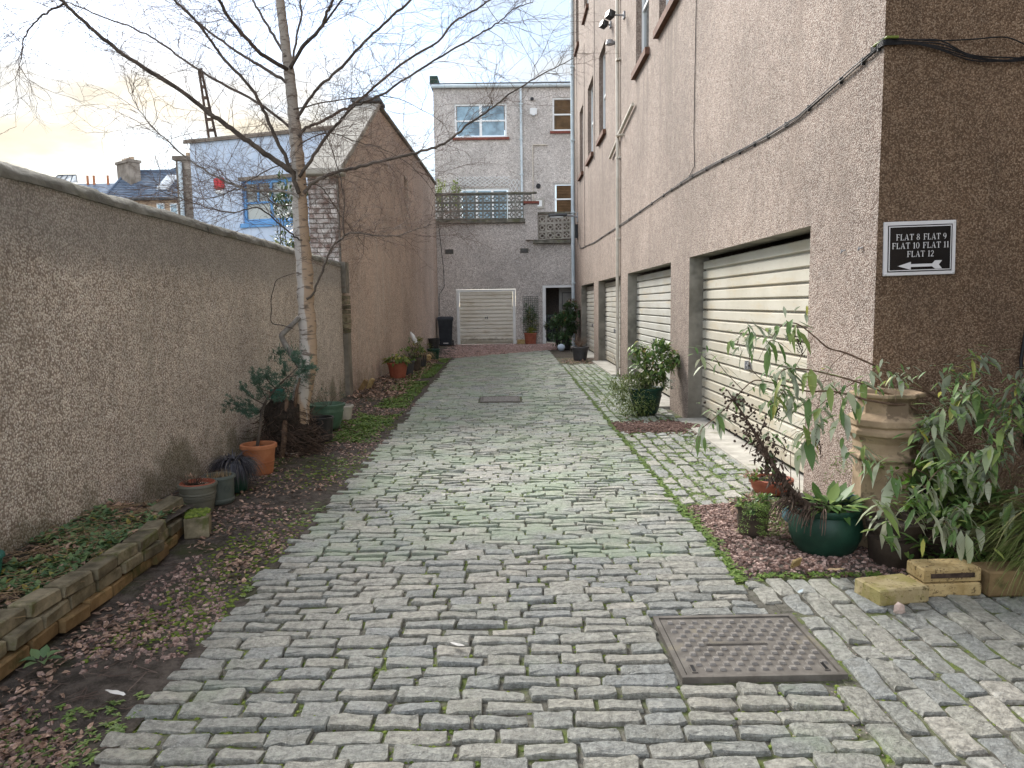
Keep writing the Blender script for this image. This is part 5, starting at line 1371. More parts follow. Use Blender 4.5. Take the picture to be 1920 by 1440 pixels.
for k in range(420):
    a, rr = U(0,6.28), .55*math.sqrt(U(0,1)); b.leaf((1.75 + rr*1.0*math.cos(a), 19.4 + rr*1.9*math.sin(a), .012), up(.1,1), (0,0,1), U(.04,.09), U(.03,.05))
tag(b.build('dead_leaves', M['dead_leaf'], None, kind='stuff'), 'dead leaves scattered round the charcoal pot')
# big green pot half way
t = pot('potted_plant', 'big dark green pot with a bushy shrub and trailing white flowers', (1.80, 9.98, .015), [(.13,0),(.155,.008),(.175,.08),(.20,.2),(.205,.225),(.212,.228),(.212,.245),(.207,.25),(.216,.31),(.236,.312),(.24,.34),(.225,.35),(.20,.335),(.19,.28)], M['pot_green'], .2, .29)
b = MB()
for pts in (((0,0,.28),(.0,.02,.5),(.02,0,.72),(-.06,0,.92)), ((.02,0,.28),(.1,0,.5),(.22,.02,.68),(.36,0,.78)), ((0,.02,.28),(-.05,.05,.45),(.1,.0,.62),(.2,.05,.8))):
    b.tube(pts, [.014,.011,.008,.004], 6)
b.build('stem', M['branch'], t, smooth=True)
pm = leaf_meshes('pieris', 'pieris', 6, 1, .34)
q = random.Random(91)
WH = [(-.10,0,.92),(-.16,0,.86),(-.03,0,.86),(.02,.0,.74),(.12,.05,.80),(.2,.0,.82),(.30,.0,.80),(.38,.02,.80),(.42,-.02,.74),(.34,0,.66),(.22,.05,.62),(.1,-.05,.64),(.02,0,.56),(.14,0,.50),(.03,-.05,.44)]
for k in range(270):
    c = WH[k % len(WH)]; a = q.uniform(0,6.28)
    put_leaf(t, pm, Vector(c) + Vector((q.gauss(0,.035), q.gauss(0,.03), q.gauss(0,.028))), (math.cos(a), math.sin(a), q.uniform(-.8,.45)), (q.uniform(-.3,.3), q.uniform(-.3,.3), 1), q.uniform(.09,.15))
foliage(t, (.12,0,.70), .30, .2, .24, 620, .10, .042, 'pieris', 'upper_leaves', 22, seed=94, hollow=.1)
foliage(t, (-.22,-.1,.22), .32, .28, .28, 3000, .042, .018, 'flower_bush', 'trailing_foliage', 40, seed=92, hollow=.2)
foliage(t, (-.02,-.02,.42), .26, .2, .14, 1300, .044, .02, 'flower_bush', 'trailing_foliage', 20, seed=93, hollow=.1)
foliage(t, (.33,-.02,.40), .16, .14, .08, 160, .03, .007, 'conifer', 'side_shoots', 9, seed=95)
b = MB()
for k in range(120):
    a = Vector((q.gauss(0,1), q.gauss(0,1), q.gauss(0,1))).normalized(); p = Vector((-.22,-.1,.22)) + Vector((a.x*.30, a.y*.28, a.z*.27))
    if p.z < .03: continue
    for j in range(4): b.card(p, Vector((math.cos(j*1.57), math.sin(j*1.57), .3)), Vector((-math.sin(j*1.57), math.cos(j*1.57), 0)), .008, .008)
b.build('flowers', M['petal'], t, kind='stuff')
b = MB(); b.tube([(-.3,.1,.3),(-.36,.1,.55),(-.42,.1,.78)], .003, 4); b.tube([(-.1,.1,.3),(-.2,.1,.5),(-.16,.1,.72)], .003, 4); b.build('stem', M['cane'], t)

# ------------------------------------------------------------------ right foreground: chimney pot, pots and the straggling shrub
cp = thing('chimney_pot_planter', 'tall octagonal buff clay chimney pot standing against the corner of the flats', 'chimney pot', (2.225, 4.40, 0))
b = MB(); b.lathe([(.20,0),(.20,.10),(.172,.13),(.172,.545),(.176,.548),(.196,.565),(.196,.585),(.176,.60),(.178,.66),(.205,.70),(.222,.71),(.222,.735),(.205,.752),(.222,.765),(.222,.80),(.205,.812),(.160,.835),(.158,.905),(.185,.925),(.205,.932),(.205,.950),(.190,.957),(.165,.95),(.150,.90),(.148,.5)], 8, a0=math.radians(20), close=False)
o = b.build('body', M['buff_clay'], cp)
md = o.modifiers.new('edge', 'BEVEL'); md.width = .006; md.segments = 2; md.limit_method = 'ANGLE'; md.angle_limit = math.radians(25)
b = MB(); b.box(-.004 + .10, .02 + .10, -.165, -.10, .20, .36); B('vent_hole', M['cable'], cp, (.085, .155, -.185, -.12, .30, .42))
t = pot('potted_plant', 'big belly shaped dark green pot with a rosette of primrose leaves', (1.84, 4.30, .012), [(.12,0),(.145,.006),(.175,.05),(.20,.11),(.208,.16),(.20,.215),(.185,.245),(.188,.25),(.20,.262),(.20,.28),(.19,.287),(.172,.285),(.165,.26)], M['pot_green'], .17, .265)
pr_m = leaf_meshes('prim', 'primrose', 6, 1, .42)
q = random.Random(101)
for k in range(70):
    a = q.uniform(0,6.28); rr = q.uniform(0,.14); e = q.uniform(-.25,.9)
    put_leaf(t, pr_m, (rr*math.cos(a) + .02, rr*math.sin(a), .275 + q.uniform(0,.02)), (math.cos(a), math.sin(a), e), (-math.cos(a)*.3, -math.sin(a)*.3, 1), q.uniform(.08,.15))
b = MB()
for k in range(46):
    a = q.uniform(2.5,4.3); L = q.uniform(.10,.26); p = Vector((.17*math.cos(a), .17*math.sin(a), .29)); P = [p]
    d = Vector((math.cos(a)*.8 + q.uniform(-.2,.2), math.sin(a)*.8, .5))
    for j in range(5): P.append(P[-1] + d*L/5); d = (d + Vector((q.uniform(-.2,.2), q.uniform(-.2,.2), -.62))).normalized()
    b.tube(P, [.0035,.0035,.003,.003,.0025,.0015], 4)
b.build('dead_roots', M['dead_stem'], t, kind='stuff')
# withered leaning stem in the same pot
stump = [Vector(p) - t.location for p in ((1.76,4.22,.27),(1.73,4.2,.30),(1.64,4.2,.36),(1.56,4.2,.46),(1.48,4.2,.57),(1.40,4.2,.72),(1.33,4.2,.83),(1.27,4.2,.92),(1.22,4.2,1.0))]
b = MB(); b.tube(stump, [.026,.024,.020,.016,.013,.010,.007,.005,.003], 7)
for (i, dx, dz) in ((3,-.06,.10),(4,.05,.14),(5,-.10,.05),(5,.08,.16),(6,-.12,.04),(6,.09,.08),(7,-.07,.06),(4,-.12,.02)):
    p = stump[i]; b.tube([p, p + Vector((dx*.6, U(-.04,.04), dz*.7)), p + Vector((dx, U(-.05,.05), dz*.6))], [.004,.003,.0015], 4)
b.build('withered_stem', M['dead_stem'], t, smooth=True)
b = MB(); q = random.Random(103)
for k in range(430):
    f = q.random()**1.1*5.2; i = min(int(f), 5); p = stump[i].lerp(stump[i+1], f-i)
    p = p + Vector((q.gauss(0,.026), q.gauss(0,.03), q.gauss(-.02,.03)))
    b.leaf(p, (q.uniform(-.6,.6), q.uniform(-.6,.6), -1), up(.3,1,q), q.uniform(.02,.065), q.uniform(.010,.022), q.uniform(-.4,.8), .5)
for k in range(160):
    f = 4 + q.random()*3.5; i = min(int(f), 7); p = stump[i].lerp(stump[min(i+1,8)], f-i) + Vector((q.gauss(0,.05), q.gauss(0,.03), q.gauss(.0,.035)))
    b.blob(p, .008, .008, .008, k, .3)
b.build('withered_leaves', M['dead_stem'], t, smooth=True, kind='stuff')
gb_ = pot('bowl', 'blue glazed bowl tipped behind the belly shaped green pot', (2.03, 4.40, .2), [(.02,0),(.06,.01),(.085,.06),(.09,.10),(.082,.105),(.07,.08)], M['glaze'], None, None, 24); gb_.rotation_euler = (.4,-.5,0)
gb_ = pot('bowl', 'small blue glazed bowl left of the belly shaped green pot', (1.655, 4.42, .17), [(.02,0),(.04,.01),(.06,.05),(.062,.08),(.055,.08)], M['glaze'], None, None, 20); gb_.rotation_euler = (.3,.5,0)
t = pot('potted_plant', 'tall brown pot with a crinkly plant and trailing green stems', (1.53, 4.66, .012), prof_pot(.088, .105, .20, .008, .02), M['pot_brown'], .095, .18)
foliage(t, (-.02,-.01,.225), .13, .11, .05, 230, .035, .022, 'pieris', 'crinkly_leaves', 16, seed=111); foliage(t, (-.02,0,.22), .14, .11, .05, 110, .035, .02, 'dead_leaf', 'withered_leaves', 10, seed=112)
b = MB(); q = random.Random(113)
for k in range(26):
    a = q.uniform(-2.2,.3); P = [Vector((.08*math.cos(a), .08*math.sin(a), .2))]; d = Vector((math.cos(a), math.sin(a), .5))
    for j in range(7):
        P.append(P[-1] + d.normalized()*.038); d = d + Vector((q.uniform(-.15,.15), q.uniform(-.15,.15), -.42))
        for s in range(12): b.leaf(P[-1] + Vector((q.gauss(0,.012), q.gauss(0,.012), q.gauss(0,.008))), up(.3,1,q), (0,0,1), q.uniform(.009,.018), .006)
b.build('trailing_foliage', M['weed'], t, kind='stuff')
t = pot('potted_plant', 'low terracotta bowl with wilted leaves at the foot of the first garage door', (2.0, 5.68, .01), [(.09,0),(.12,.01),(.145,.05),(.15,.09),(.165,.092),(.168,.12),(.15,.125),(.14,.1)], M['terracotta_red'], .145, .10)
foliage(t, (-.06,-.03,.14), .12, .10, .03, 90, .045, .028, 'weed', seed=121); foliage(t, (-.08,0,.14), .12, .10, .03, 60, .04, .025, 'dead_leaf', 'withered_leaves', seed=122)
t = pot('pot', 'dark clay pot in the shade before the chimney pot, overhung by pale leaves', (2.16, 4.12, .012), [(.12,0),(.13,.01),(.14,.12),(.142,.15),(.12,.16),(.12,.19),(.15,.20),(.155,.245),(.14,.25),(.13,.22)], M['pot_brown'], .135, .215)
t = pot('potted_plant', 'wide dark brown pot of fresh green leaves in the right hand corner', (2.52, 4.18, .012), prof_pot(.21, .275, .27, .02, .05), M['pot_brown'], .26, .24, 36)
foliage(t, (-.12,.0,.42), .26, .24, .18, 380, .06, .034, 'fresh_leaf', 'fresh_leaves', 22, seed=131); foliage(t, (-.05,-.05,.34), .26, .22, .10, 260, .10, .05, 'primrose', 'broad_leaves', 16, seed=132)
stems(t, (-.1,0,.24), 26, .42, .3, .003, 'weed', 'stem', 133)

bd = thing('straggling_shrub', 'straggling grey green shrub with arching brown canes and silvery drooping leaves round the chimney pot', 'shrub', (2.75, 4.32, .20))
def Wd(p): return Vector(p) - bd.location
CANES = [
 ([(2.78,4.32,.24),(2.90,4.34,.60),(2.70,4.36,.79),(2.51,4.34,.91),(2.38,4.30,.98),(2.2,4.24,1.07),(2.05,4.22,1.13),(1.89,4.22,1.2),(1.79,4.22,1.23),(1.7,4.2,1.3),(1.60,4.2,1.37),(1.52,4.2,1.36),(1.47,4.2,1.30)], .0095),
 ([(2.70,4.33,.22),(2.62,4.38,.5),(2.45,4.40,.78),(2.26,4.32,.92),(2.16,4.3,.96),(1.98,4.28,1.03),(1.84,4.28,1.07),(1.71,4.28,1.1),(1.6,4.28,1.11),(1.54,4.28,1.08),(1.52,4.28,.97),(1.53,4.28,.88)], .0085),
 ([(2.66,4.34,.22),(2.5,4.36,.6),(2.34,4.28,.86),(2.17,4.24,.90),(2.02,4.22,.93),(1.92,4.22,.96),(1.82,4.24,.98),(1.7,4.25,.98),(1.57,4.26,1.01),(1.45,4.28,1.04),(1.39,4.28,1.04),(1.33,4.28,.99),(1.22,4.28,.87),(1.10,4.28,.77)], .0085),
 ([(2.80,4.30,.22),(2.75,4.24,.6),(2.62,4.18,.86),(2.50,4.12,.92),(2.38,4.1,.86),(2.30,4.08,.74)], .006),
 ([(2.85,4.30,.22),(3.0,4.26,.66),(3.02,4.2,.98),(2.92,4.14,1.10),(2.82,4.1,1.06),(2.76,4.08,.94)], .005),
 ([(2.80,4.28,.22),(2.86,4.1,.55),(2.78,4.0,.78),(2.66,3.94,.80),(2.56,3.9,.70),(2.5,3.88,.58)], .005),
 ([(2.75,4.30,.22),(2.62,4.05,.46),(2.42,3.94,.62),(2.28,3.9,.6),(2.18,3.88,.5),(2.12,3.86,.38)], .005),
 ([(2.90,4.30,.22),(3.06,4.0,.52),(3.0,3.85,.70),(2.86,3.8,.66),(2.75,3.78,.52)], .0045),
 ([(2.85,4.30,.22),(3.05,4.36,.9),(2.9,4.36,1.14),(2.68,4.32,1.16),(2.5,4.28,1.08)], .004),
 ([(2.72,4.25,.22),(2.55,3.96,.36),(2.38,3.86,.42),(2.25,3.82,.33)], .0045),
 ([(2.72,4.30,.22),(2.35,4.10,.5),(2.12,4.0,.58),(2.02,3.98,.48),(1.97,3.96,.36)], .0045),
 ([(1.98,4.28,1.03),(1.80,4.26,.92),(1.70,4.25,.82),(1.66,4.24,.70)], .003),
 ([(1.45,4.28,1.04),(1.37,4.27,1.12),(1.36,4.27,1.24),(1.33,4.27,1.30)], .0025),
 ([(1.33,4.28,.99),(1.22,4.26,1.1),(1.14,4.25,1.2),(1.07,4.25,1.16)], .0025),
 ([(1.70,4.2,1.30),(1.62,4.2,1.16),(1.56,4.2,1.04)], .0025),
 ([(1.89,4.22,1.2),(1.80,4.2,1.12),(1.75,4.2,.98),(1.73,4.2,.85)], .0025),
 ([(1.47,4.2,1.30),(1.38,4.2,1.36),(1.30,4.2,1.33),(1.26,4.2,1.24)], .0025),
 ([(1.57,4.26,1.01),(1.52,4.26,.9),(1.48,4.26,.78),(1.47,4.26,.66)], .0025),
]
for pts, rad in CANES:
    # smooth the cane with a Catmull-Rom pass
    V = [Wd(p) for p in pts]; S = []
    for i in range(len(V)-1):
        p0, p1, p2, p3 = V[max(i-1,0)], V[i], V[i+1], V[min(i+2,len(V)-1)]
        for s in range(4):
            u = s/4; S.append(.5*((2*p1) + (p2-p0)*u + (2*p0-5*p1+4*p2-p3)*u*u + (3*p1-p0-3*p2+p3)*u**3))
    S.append(V[-1]); n = len(S)
    b = MB(); b.tube(S, [rad*(1 - .72*i/(n-1)) for i in range(n)], 6); b.build('cane', M['cane'], bd, smooth=True)
lg, ls = leaf_meshes('bud', 'bud_leaf', 14, 1, .30), leaf_meshes('buds', 'bud_leaf_silver', 14, 1, .32)
q = random.Random(141); nleaf = 0
# leaf sprays: (point, how many, length, share of silvery leaves)
SPRAYS = [((1.60,4.2,1.36),9,.11,.05),((1.53,4.2,1.33),6,.10,.1),((1.46,4.2,1.28),8,.12,.05),((1.35,4.2,1.34),9,.10,.05),((1.27,4.2,1.26),6,.09,.05),((1.56,4.2,1.10),9,.11,.05),((1.52,4.2,1.0),4,.10,.0),((1.58,4.27,1.12),5,.10,.05),
 ((1.52,4.28,.93),7,.12,.1),((1.72,4.28,1.08),5,.12,.15),((1.84,4.28,1.04),6,.12,.1),((1.34,4.27,1.28),5,.06,.1),((1.08,4.25,1.17),5,.08,.6),((1.2,4.25,1.16),4,.07,.1),((1.30,4.28,.97),6,.09,.05),((1.20,4.28,.86),8,.10,.05),((1.10,4.28,.77),6,.10,.05),
 ((1.45,4.28,1.02),6,.09,.05),((1.57,4.26,.98),8,.13,.1),((1.66,4.25,.93),8,.13,.1),((1.68,4.24,.76),8,.11,.05),((1.66,4.24,.68),6,.11,.05),((1.74,4.2,.88),7,.11,.05),((1.73,4.2,.80),5,.10,.05),((1.48,4.26,.74),6,.10,.0),((1.47,4.26,.65),6,.10,.0),((1.92,4.22,.94),7,.11,.1),((1.86,4.22,.84),7,.10,.05),
 ((2.0,4.25,1.04),5,.10,.2),((2.05,4.2,1.10),4,.09,.3),((2.18,4.2,1.06),4,.09,.4),((1.95,4.2,.66),7,.11,.1),((2.02,4.18,.6),6,.10,.05),
 ((2.48,4.1,.95),11,.12,.55),((2.40,4.08,.90),9,.12,.4),((2.34,4.08,.82),9,.13,.6),((2.30,4.06,.72),10,.14,.75),((2.55,4.1,1.0),7,.11,.3),((2.62,4.14,.92),9,.12,.3),
 ((2.92,4.12,1.10),8,.11,.2),((2.80,4.08,1.04),8,.11,.15),((2.76,4.06,.92),9,.12,.2),((2.70,3.98,.83),10,.13,.3),((2.62,3.92,.80),10,.13,.5),((2.54,3.9,.70),11,.14,.6),((2.48,3.88,.58),10,.13,.8),
 ((2.42,3.9,.64),9,.12,.6),((2.28,3.88,.6),9,.13,.5),((2.18,3.86,.5),9,.12,.6),((2.11,3.84,.40),8,.12,.6),((2.05,3.96,.55),7,.12,.6),((1.98,3.94,.40),9,.13,.55),((2.01,3.92,.30),5,.15,.6),((2.38,3.84,.42),8,.12,.6),((2.26,3.80,.34),9,.12,.8),((2.36,3.80,.30),6,.11,.9),
 ((2.86,3.78,.66),9,.12,.5),((2.75,3.76,.54),9,.12,.5),((3.0,3.84,.72),8,.12,.5),((2.62,3.8,.42),8,.12,.7),((2.70,4.3,1.16),6,.11,.2),((2.5,4.26,1.08),6,.11,.2)]
tot = sum(s[1] for s in SPRAYS)
for c, n, L, silver in SPRAYS:
    n = max(3, int(round(n * min(1, 296/tot))))
    for k in range(n):
        if nleaf >= 298: break
        a = q.uniform(0,6.28); s = q.uniform(.25,.95)
        put_leaf(bd, ls if q.random() < silver else lg, Wd(c) + Vector((q.gauss(0,.022), q.gauss(0,.022), q.gauss(0,.02))), (math.cos(a)*s, math.sin(a)*s - .15, -1 + q.uniform(0,.75)), (math.cos(a), math.sin(a), .8), 1.28*L*q.uniform(.7,1.25)); nleaf += 1
b = MB()                                                      # small leaves and shoots too many to count
for c, n, L, silver in SPRAYS:
    for k in range(10 if c[0] < 2.1 else 36):
        a = q.uniform(0,6.28); b.leaf(Wd(c) + Vector((q.gauss(0,.05), q.gauss(0,.05), q.gauss(0,.045))), (math.cos(a), math.sin(a), q.uniform(-1,.3)), (math.cos(a)*.5, math.sin(a)*.5, 1), L*q.uniform(.4,.9), L*q.uniform(.12,.26), .2, .2)
b.build('small_leaves', M['bud_leaf'], bd, smooth=True, kind='stuff')
b = MB()
for c, n, L, silver in SPRAYS[::2]:
    for k in range(2):
        p = Wd(c); d = Vector((q.uniform(-1,1), q.uniform(-.6,.6), q.uniform(-.9,.5))); b.tube([p, p + d*.06, p + d*.12 + Vector((0,0,-.03))], [.002,.0016,.001], 4)
b.build('twig', M['cane'], bd, kind='stuff')
b = MB()                                                      # dried flower spikes
for c in ((1.60,4.19,1.30),(1.62,4.19,1.28),(1.53,4.27,.9),(1.49,4.2,.72),(1.72,4.2,.78),(1.40,4.2,.80),(1.56,4.25,.72),(1.75,4.2,.7),(1.33,4.2,.78)):
    p = Wd(c)
    for j in range(24): b.blob(p + Vector((q.gauss(0,.006) + j*.0006, q.gauss(0,.006), -j*.0042)), .006*(1-j/40), .006*(1-j/40), .005, j, .3)
b.build('flower_spikes', M['dead_stem'], bd, kind='stuff')

sd = thing('sedge_clump', 'fine arching green sedge spilling over the setts at the right edge', 'grass', (2.86, 3.78, .0))
b = MB(); q = random.Random(151)
for k in range(950):
    a = q.uniform(2.2, 5.3); s = q.uniform(.2,1.1); rr = q.uniform(0,.13)
    b.blade((rr*math.cos(a), rr*math.sin(a), q.uniform(.05,.32)), (math.cos(a)*s, math.sin(a)*s, q.uniform(.5,1.1)), q.uniform(.35,.68), .0075, q.uniform(1.6,3.6), 7)
b.build('blades', M['grass'], sd, kind='stuff')
b = MB(); b.blob((0,0,.12), .16, .14, .14, 3, .15); b.build('tussock', M['dead_stem'], sd)
t = tag(obj('low_foliage', None, None, (2.05, 4.45, 0)), 'low mixed weeds growing round the feet of the chimney pot and green pots', 'weeds')
foliage(t, (-.2,.25,.08), .25, .2, .09, 360, .03, .016, 'weed', 'leaves', 20, seed=161); foliage(t, (-.02,.1,.35), .1, .1, .16, 140, .02, .011, 'flower_bush', 'fine_leaves', 12, seed=162); foliage(t, (.45,-.3,.14), .4, .25, .16, 420, .07, .035, 'primrose', 'broad_leaves', 24, seed=163)
b = MB()
for (x, y, h) in ((-.28,.5,.42),(-.2,.45,.50),(-.12,.5,.40)): b.tube([(x,y,0),(x+.01,y,h*.5),(x+.0,y,h)], [.004,.003,.002], 4)
b.build('stem', M['cane'], t)

# ------------------------------------------------------------------ the birch
BR = [
('trunk',0.088,0.03,[(-2.25,7.50,-0.03),(-2.17,7.57,0.50),(-2.09,7.61,0.88),(-2.08,7.65,1.15),(-2.10,7.70,1.59),(-2.11,7.74,1.91),(-2.13,7.75,2.24),(-2.13,7.75,2.56),(-2.13,7.75,2.87),(-2.14,7.75,3.08),(-2.15,7.75,3.29),(-2.16,7.75,3.50),(-2.18,7.75,3.81),(-2.20,7.75,4.02),(-2.22,7.75,4.27),(-2.24,7.75,4.52),(-2.26,7.75,5.12),(-2.27,7.75,5.81)]),
('b1',0.034,0.012,[(-2.15,7.68,2.83),(-2.26,7.62,2.91),(-2.44,7.53,3.04),(-2.59,7.46,3.15),(-2.72,7.38,3.26),(-2.84,7.31,3.35),(-3.02,7.20,3.50),(-3.31,7.04,3.69),(-3.50,6.92,3.82),(-3.66,6.79,3.98),(-3.77,6.69,4.11),(-3.84,6.62,4.21),(-3.95,6.50,4.36)]),
('b1a',0.012,0.003,[(-3.80,6.75,4.13),(-3.89,6.71,4.07),(-4.00,6.66,3.96),(-4.07,6.60,3.82),(-4.09,6.55,3.66),(-4.09,6.50,3.51)]),
('b2',0.017,0.006,[(-2.15,7.70,3.27),(-2.56,7.89,3.58),(-3.08,8.11,3.89),(-3.40,8.24,4.10),(-3.73,8.38,4.35),(-4.05,8.50,4.54),(-4.51,8.66,4.74),(-4.89,8.79,4.92),(-5.20,8.90,5.06)]),
('b3',0.026,0.009,[(-2.11,7.65,2.64),(-2.14,7.62,2.75),(-2.16,7.59,2.85),(-2.21,7.55,2.98),(-2.30,7.48,3.23),(-2.37,7.42,3.43),(-2.46,7.36,3.60),(-2.65,7.27,3.82),(-2.75,7.21,3.98),(-2.90,7.13,4.18),(-3.00,7.08,4.27),(-3.13,7.00,4.47)]),
('b4',0.019,0.008,[(-2.19,7.72,3.72),(-2.44,7.85,3.89),(-2.69,7.97,4.06),(-2.96,8.11,4.26),(-3.23,8.24,4.47),(-3.50,8.38,4.73),(-3.62,8.45,4.87),(-3.90,8.60,5.15)]),
('b5',0.024,0.014,[(-2.19,7.70,3.85),(-2.38,7.51,3.94),(-2.47,7.37,4.04),(-2.56,7.21,4.16),(-2.60,7.08,4.27),(-2.62,6.90,4.42)]),
('b6',0.017,0.011,[(-2.19,7.70,3.96),(-2.37,7.91,4.24),(-2.55,8.12,4.53),(-2.68,8.26,4.73),(-2.85,8.50,5.10)]),
('b7',0.022,0.012,[(-2.16,7.70,3.87),(-1.95,7.53,4.03),(-1.77,7.39,4.12),(-1.65,7.26,4.25),(-1.60,7.20,4.30),(-1.51,7.00,4.50)]),
('b7b',0.014,0.01,[(-2.16,7.72,3.80),(-2.15,7.97,4.26),(-2.13,8.11,4.52),(-2.16,8.20,4.69),(-2.21,8.40,5.10)]),
('b7c',0.013,0.007,[(-1.79,7.45,4.14),(-1.58,7.29,4.28),(-1.40,7.14,4.41),(-1.28,7.00,4.54)]),
('b8',0.018,0.011,[(-2.10,7.68,3.37),(-1.97,7.62,3.52),(-1.83,7.56,3.65),(-1.60,7.47,3.79),(-1.35,7.37,3.99),(-1.11,7.28,4.14),(-0.88,7.18,4.29),(-0.72,7.10,4.44)]),
('b9',0.02,0.008,[(-2.10,7.70,3.20),(-2.03,7.74,3.29),(-1.92,7.80,3.35),(-1.71,7.91,3.50),(-1.54,7.99,3.62),(-1.14,8.21,4.03),(-0.75,8.40,4.33),(-0.57,8.50,4.57),(-0.34,8.61,4.73),(-0.19,8.67,4.85),(0.06,8.80,5.13)]),
('b10',0.02,0.004,[(-2.10,7.65,2.80),(-1.96,7.60,2.95),(-1.80,7.53,3.14),(-1.64,7.48,3.28),(-1.50,7.43,3.40),(-1.39,7.40,3.44),(-1.16,7.34,3.52),(-0.75,7.21,3.72),(-0.41,7.11,3.87),(-0.21,7.05,3.95),(-0.05,6.99,4.03),(0.07,6.95,4.11),(0.23,6.90,4.14)]),
('b11',0.023,0.004,[(-2.06,7.66,2.64),(-1.96,7.64,2.74),(-1.79,7.62,2.81),(-1.67,7.61,2.84),(-1.41,7.58,2.89),(-1.07,7.54,2.96),(-0.80,7.50,3.01),(-0.59,7.48,3.09),(-0.38,7.45,3.24),(-0.18,7.42,3.36),(0.00,7.39,3.49),(0.21,7.36,3.60),(0.44,7.32,3.71),(0.62,7.30,3.79)]),
('b12',0.017,0.003,[(-2.11,7.64,2.60),(-2.17,7.62,2.63),(-2.30,7.57,2.65),(-2.55,7.49,2.65),(-2.78,7.40,2.74),(-3.02,7.29,2.89),(-3.20,7.20,3.07),(-3.32,7.12,3.21),(-3.40,7.05,3.37),(-3.43,7.00,3.48)]),
('b13',0.011,0.003,[(-2.09,7.62,2.16),(-2.17,7.56,2.22),(-2.28,7.46,2.33),(-2.43,7.34,2.46),(-2.60,7.23,2.40),(-2.77,7.12,2.42),(-2.92,7.00,2.47),(-3.07,6.88,2.53),(-3.16,6.80,2.58)]),
('b14',0.014,0.003,[(-2.06,7.62,1.58),(-1.98,7.60,1.66),(-1.87,7.56,1.90),(-1.82,7.54,2.00),(-1.75,7.52,2.11),(-1.64,7.49,2.20),(-1.64,7.47,2.33),(-1.61,7.43,2.52),(-1.63,7.39,2.73),(-1.67,7.36,2.90),(-1.72,7.32,3.08),(-1.76,7.30,3.19)]),
('b14b',0.009,0.003,[(-1.64,7.50,2.20),(-1.56,7.48,2.22),(-1.34,7.44,2.19),(-1.12,7.40,2.18),(-0.91,7.36,2.23),(-0.75,7.33,2.28),(-0.64,7.30,2.35)]),
('b15',0.008,0.003,[(-2.07,7.70,2.73),(-1.93,7.80,2.72),(-1.83,7.95,2.55),(-1.77,8.05,2.43),(-1.66,8.18,2.27),(-1.56,8.30,2.11)]),
('b16',0.008,0.003,[(-2.14,7.72,2.55),(-2.38,7.82,2.54),(-2.69,7.96,2.76),(-2.96,8.06,2.71),(-3.29,8.18,2.67),(-3.62,8.30,2.76)]),
('b17',0.008,0.003,[(-2.13,7.70,3.10),(-1.87,7.83,3.26),(-1.62,7.95,3.21),(-1.31,8.09,3.14),(-1.00,8.26,2.95),(-0.79,8.40,2.68)]),
('b18',0.008,0.002,[(-2.11,7.70,2.97),(-2.49,7.87,2.90),(-2.83,8.02,2.77),(-3.17,8.16,2.68),(-3.50,8.30,2.82)]),
('b19',0.009,0.003,[(-2.14,7.70,3.46),(-1.82,7.92,3.59),(-1.42,8.17,3.71),(-1.11,8.35,3.70),(-0.73,8.60,3.53)]),
('snag',0.034,0.024,[(-2.16,7.60,0.91),(-2.23,7.60,1.01),(-2.30,7.59,1.13),(-2.33,7.59,1.21),(-2.30,7.59,1.25),(-2.22,7.58,1.32),(-2.14,7.58,1.40)]),
('wire',0.006,0.004,[(-2.19,7.50,1.29),(-2.29,7.51,1.32),(-2.40,7.51,1.35),(-2.40,7.52,1.48),(-2.40,7.53,1.59),(-2.37,7.53,1.69),(-2.33,7.54,1.78),(-2.16,7.55,1.84)]),
]
tree = thing('birch_tree', 'bare birch tree with peeling bark rising from the left verge against the sky', 'tree', (-2.25, 7.55, 0))
q = random.Random(171)
def Wt(p): return Vector(p) - tree.location
def smooth_path(V, k=4, jit=0.0):
    S = []
    for i in range(len(V)-1):
        p0, p1, p2, p3 = V[max(i-1,0)], V[i], V[i+1], V[min(i+2,len(V)-1)]
        for s in range(k):
            u = s/k; S.append(.5*((2*p1) + (p2-p0)*u + (2*p0-5*p1+4*p2-p3)*u*u + (3*p1-p0-3*p2+p3)*u**3) + Vector((q.gauss(0,1), q.gauss(0,1), q.gauss(0,1)))*jit)
    S.append(V[-1]); return S
def twig(mb, p, d, L, rad, depth):
    """zig-zag birch twig that droops at its end"""
    n = 5 if depth else 4; P = [p]; st = L/n; d = d.normalized()
    for i in range(n):
        d = (d + Vector((q.gauss(0,.24), q.gauss(0,.24), q.gauss(0,.20) - .07*(i/n)*(2-depth)))).normalized(); P.append(P[-1] + d*st)
        if depth > 0 and i >= 0 and q.random() < (.95 if depth > 1 else .8):
            sd = (d + Vector((q.uniform(-1,1), q.uniform(-1,1), q.uniform(-.7,.7)))*.95).normalized()
            twig(mb, P[-1], sd, L*q.uniform(.4,.65), rad*.62, depth-1)
    mb.tube(P, [rad*(1 - .6*i/n) for i in range(n+1)], 3, cap=False)
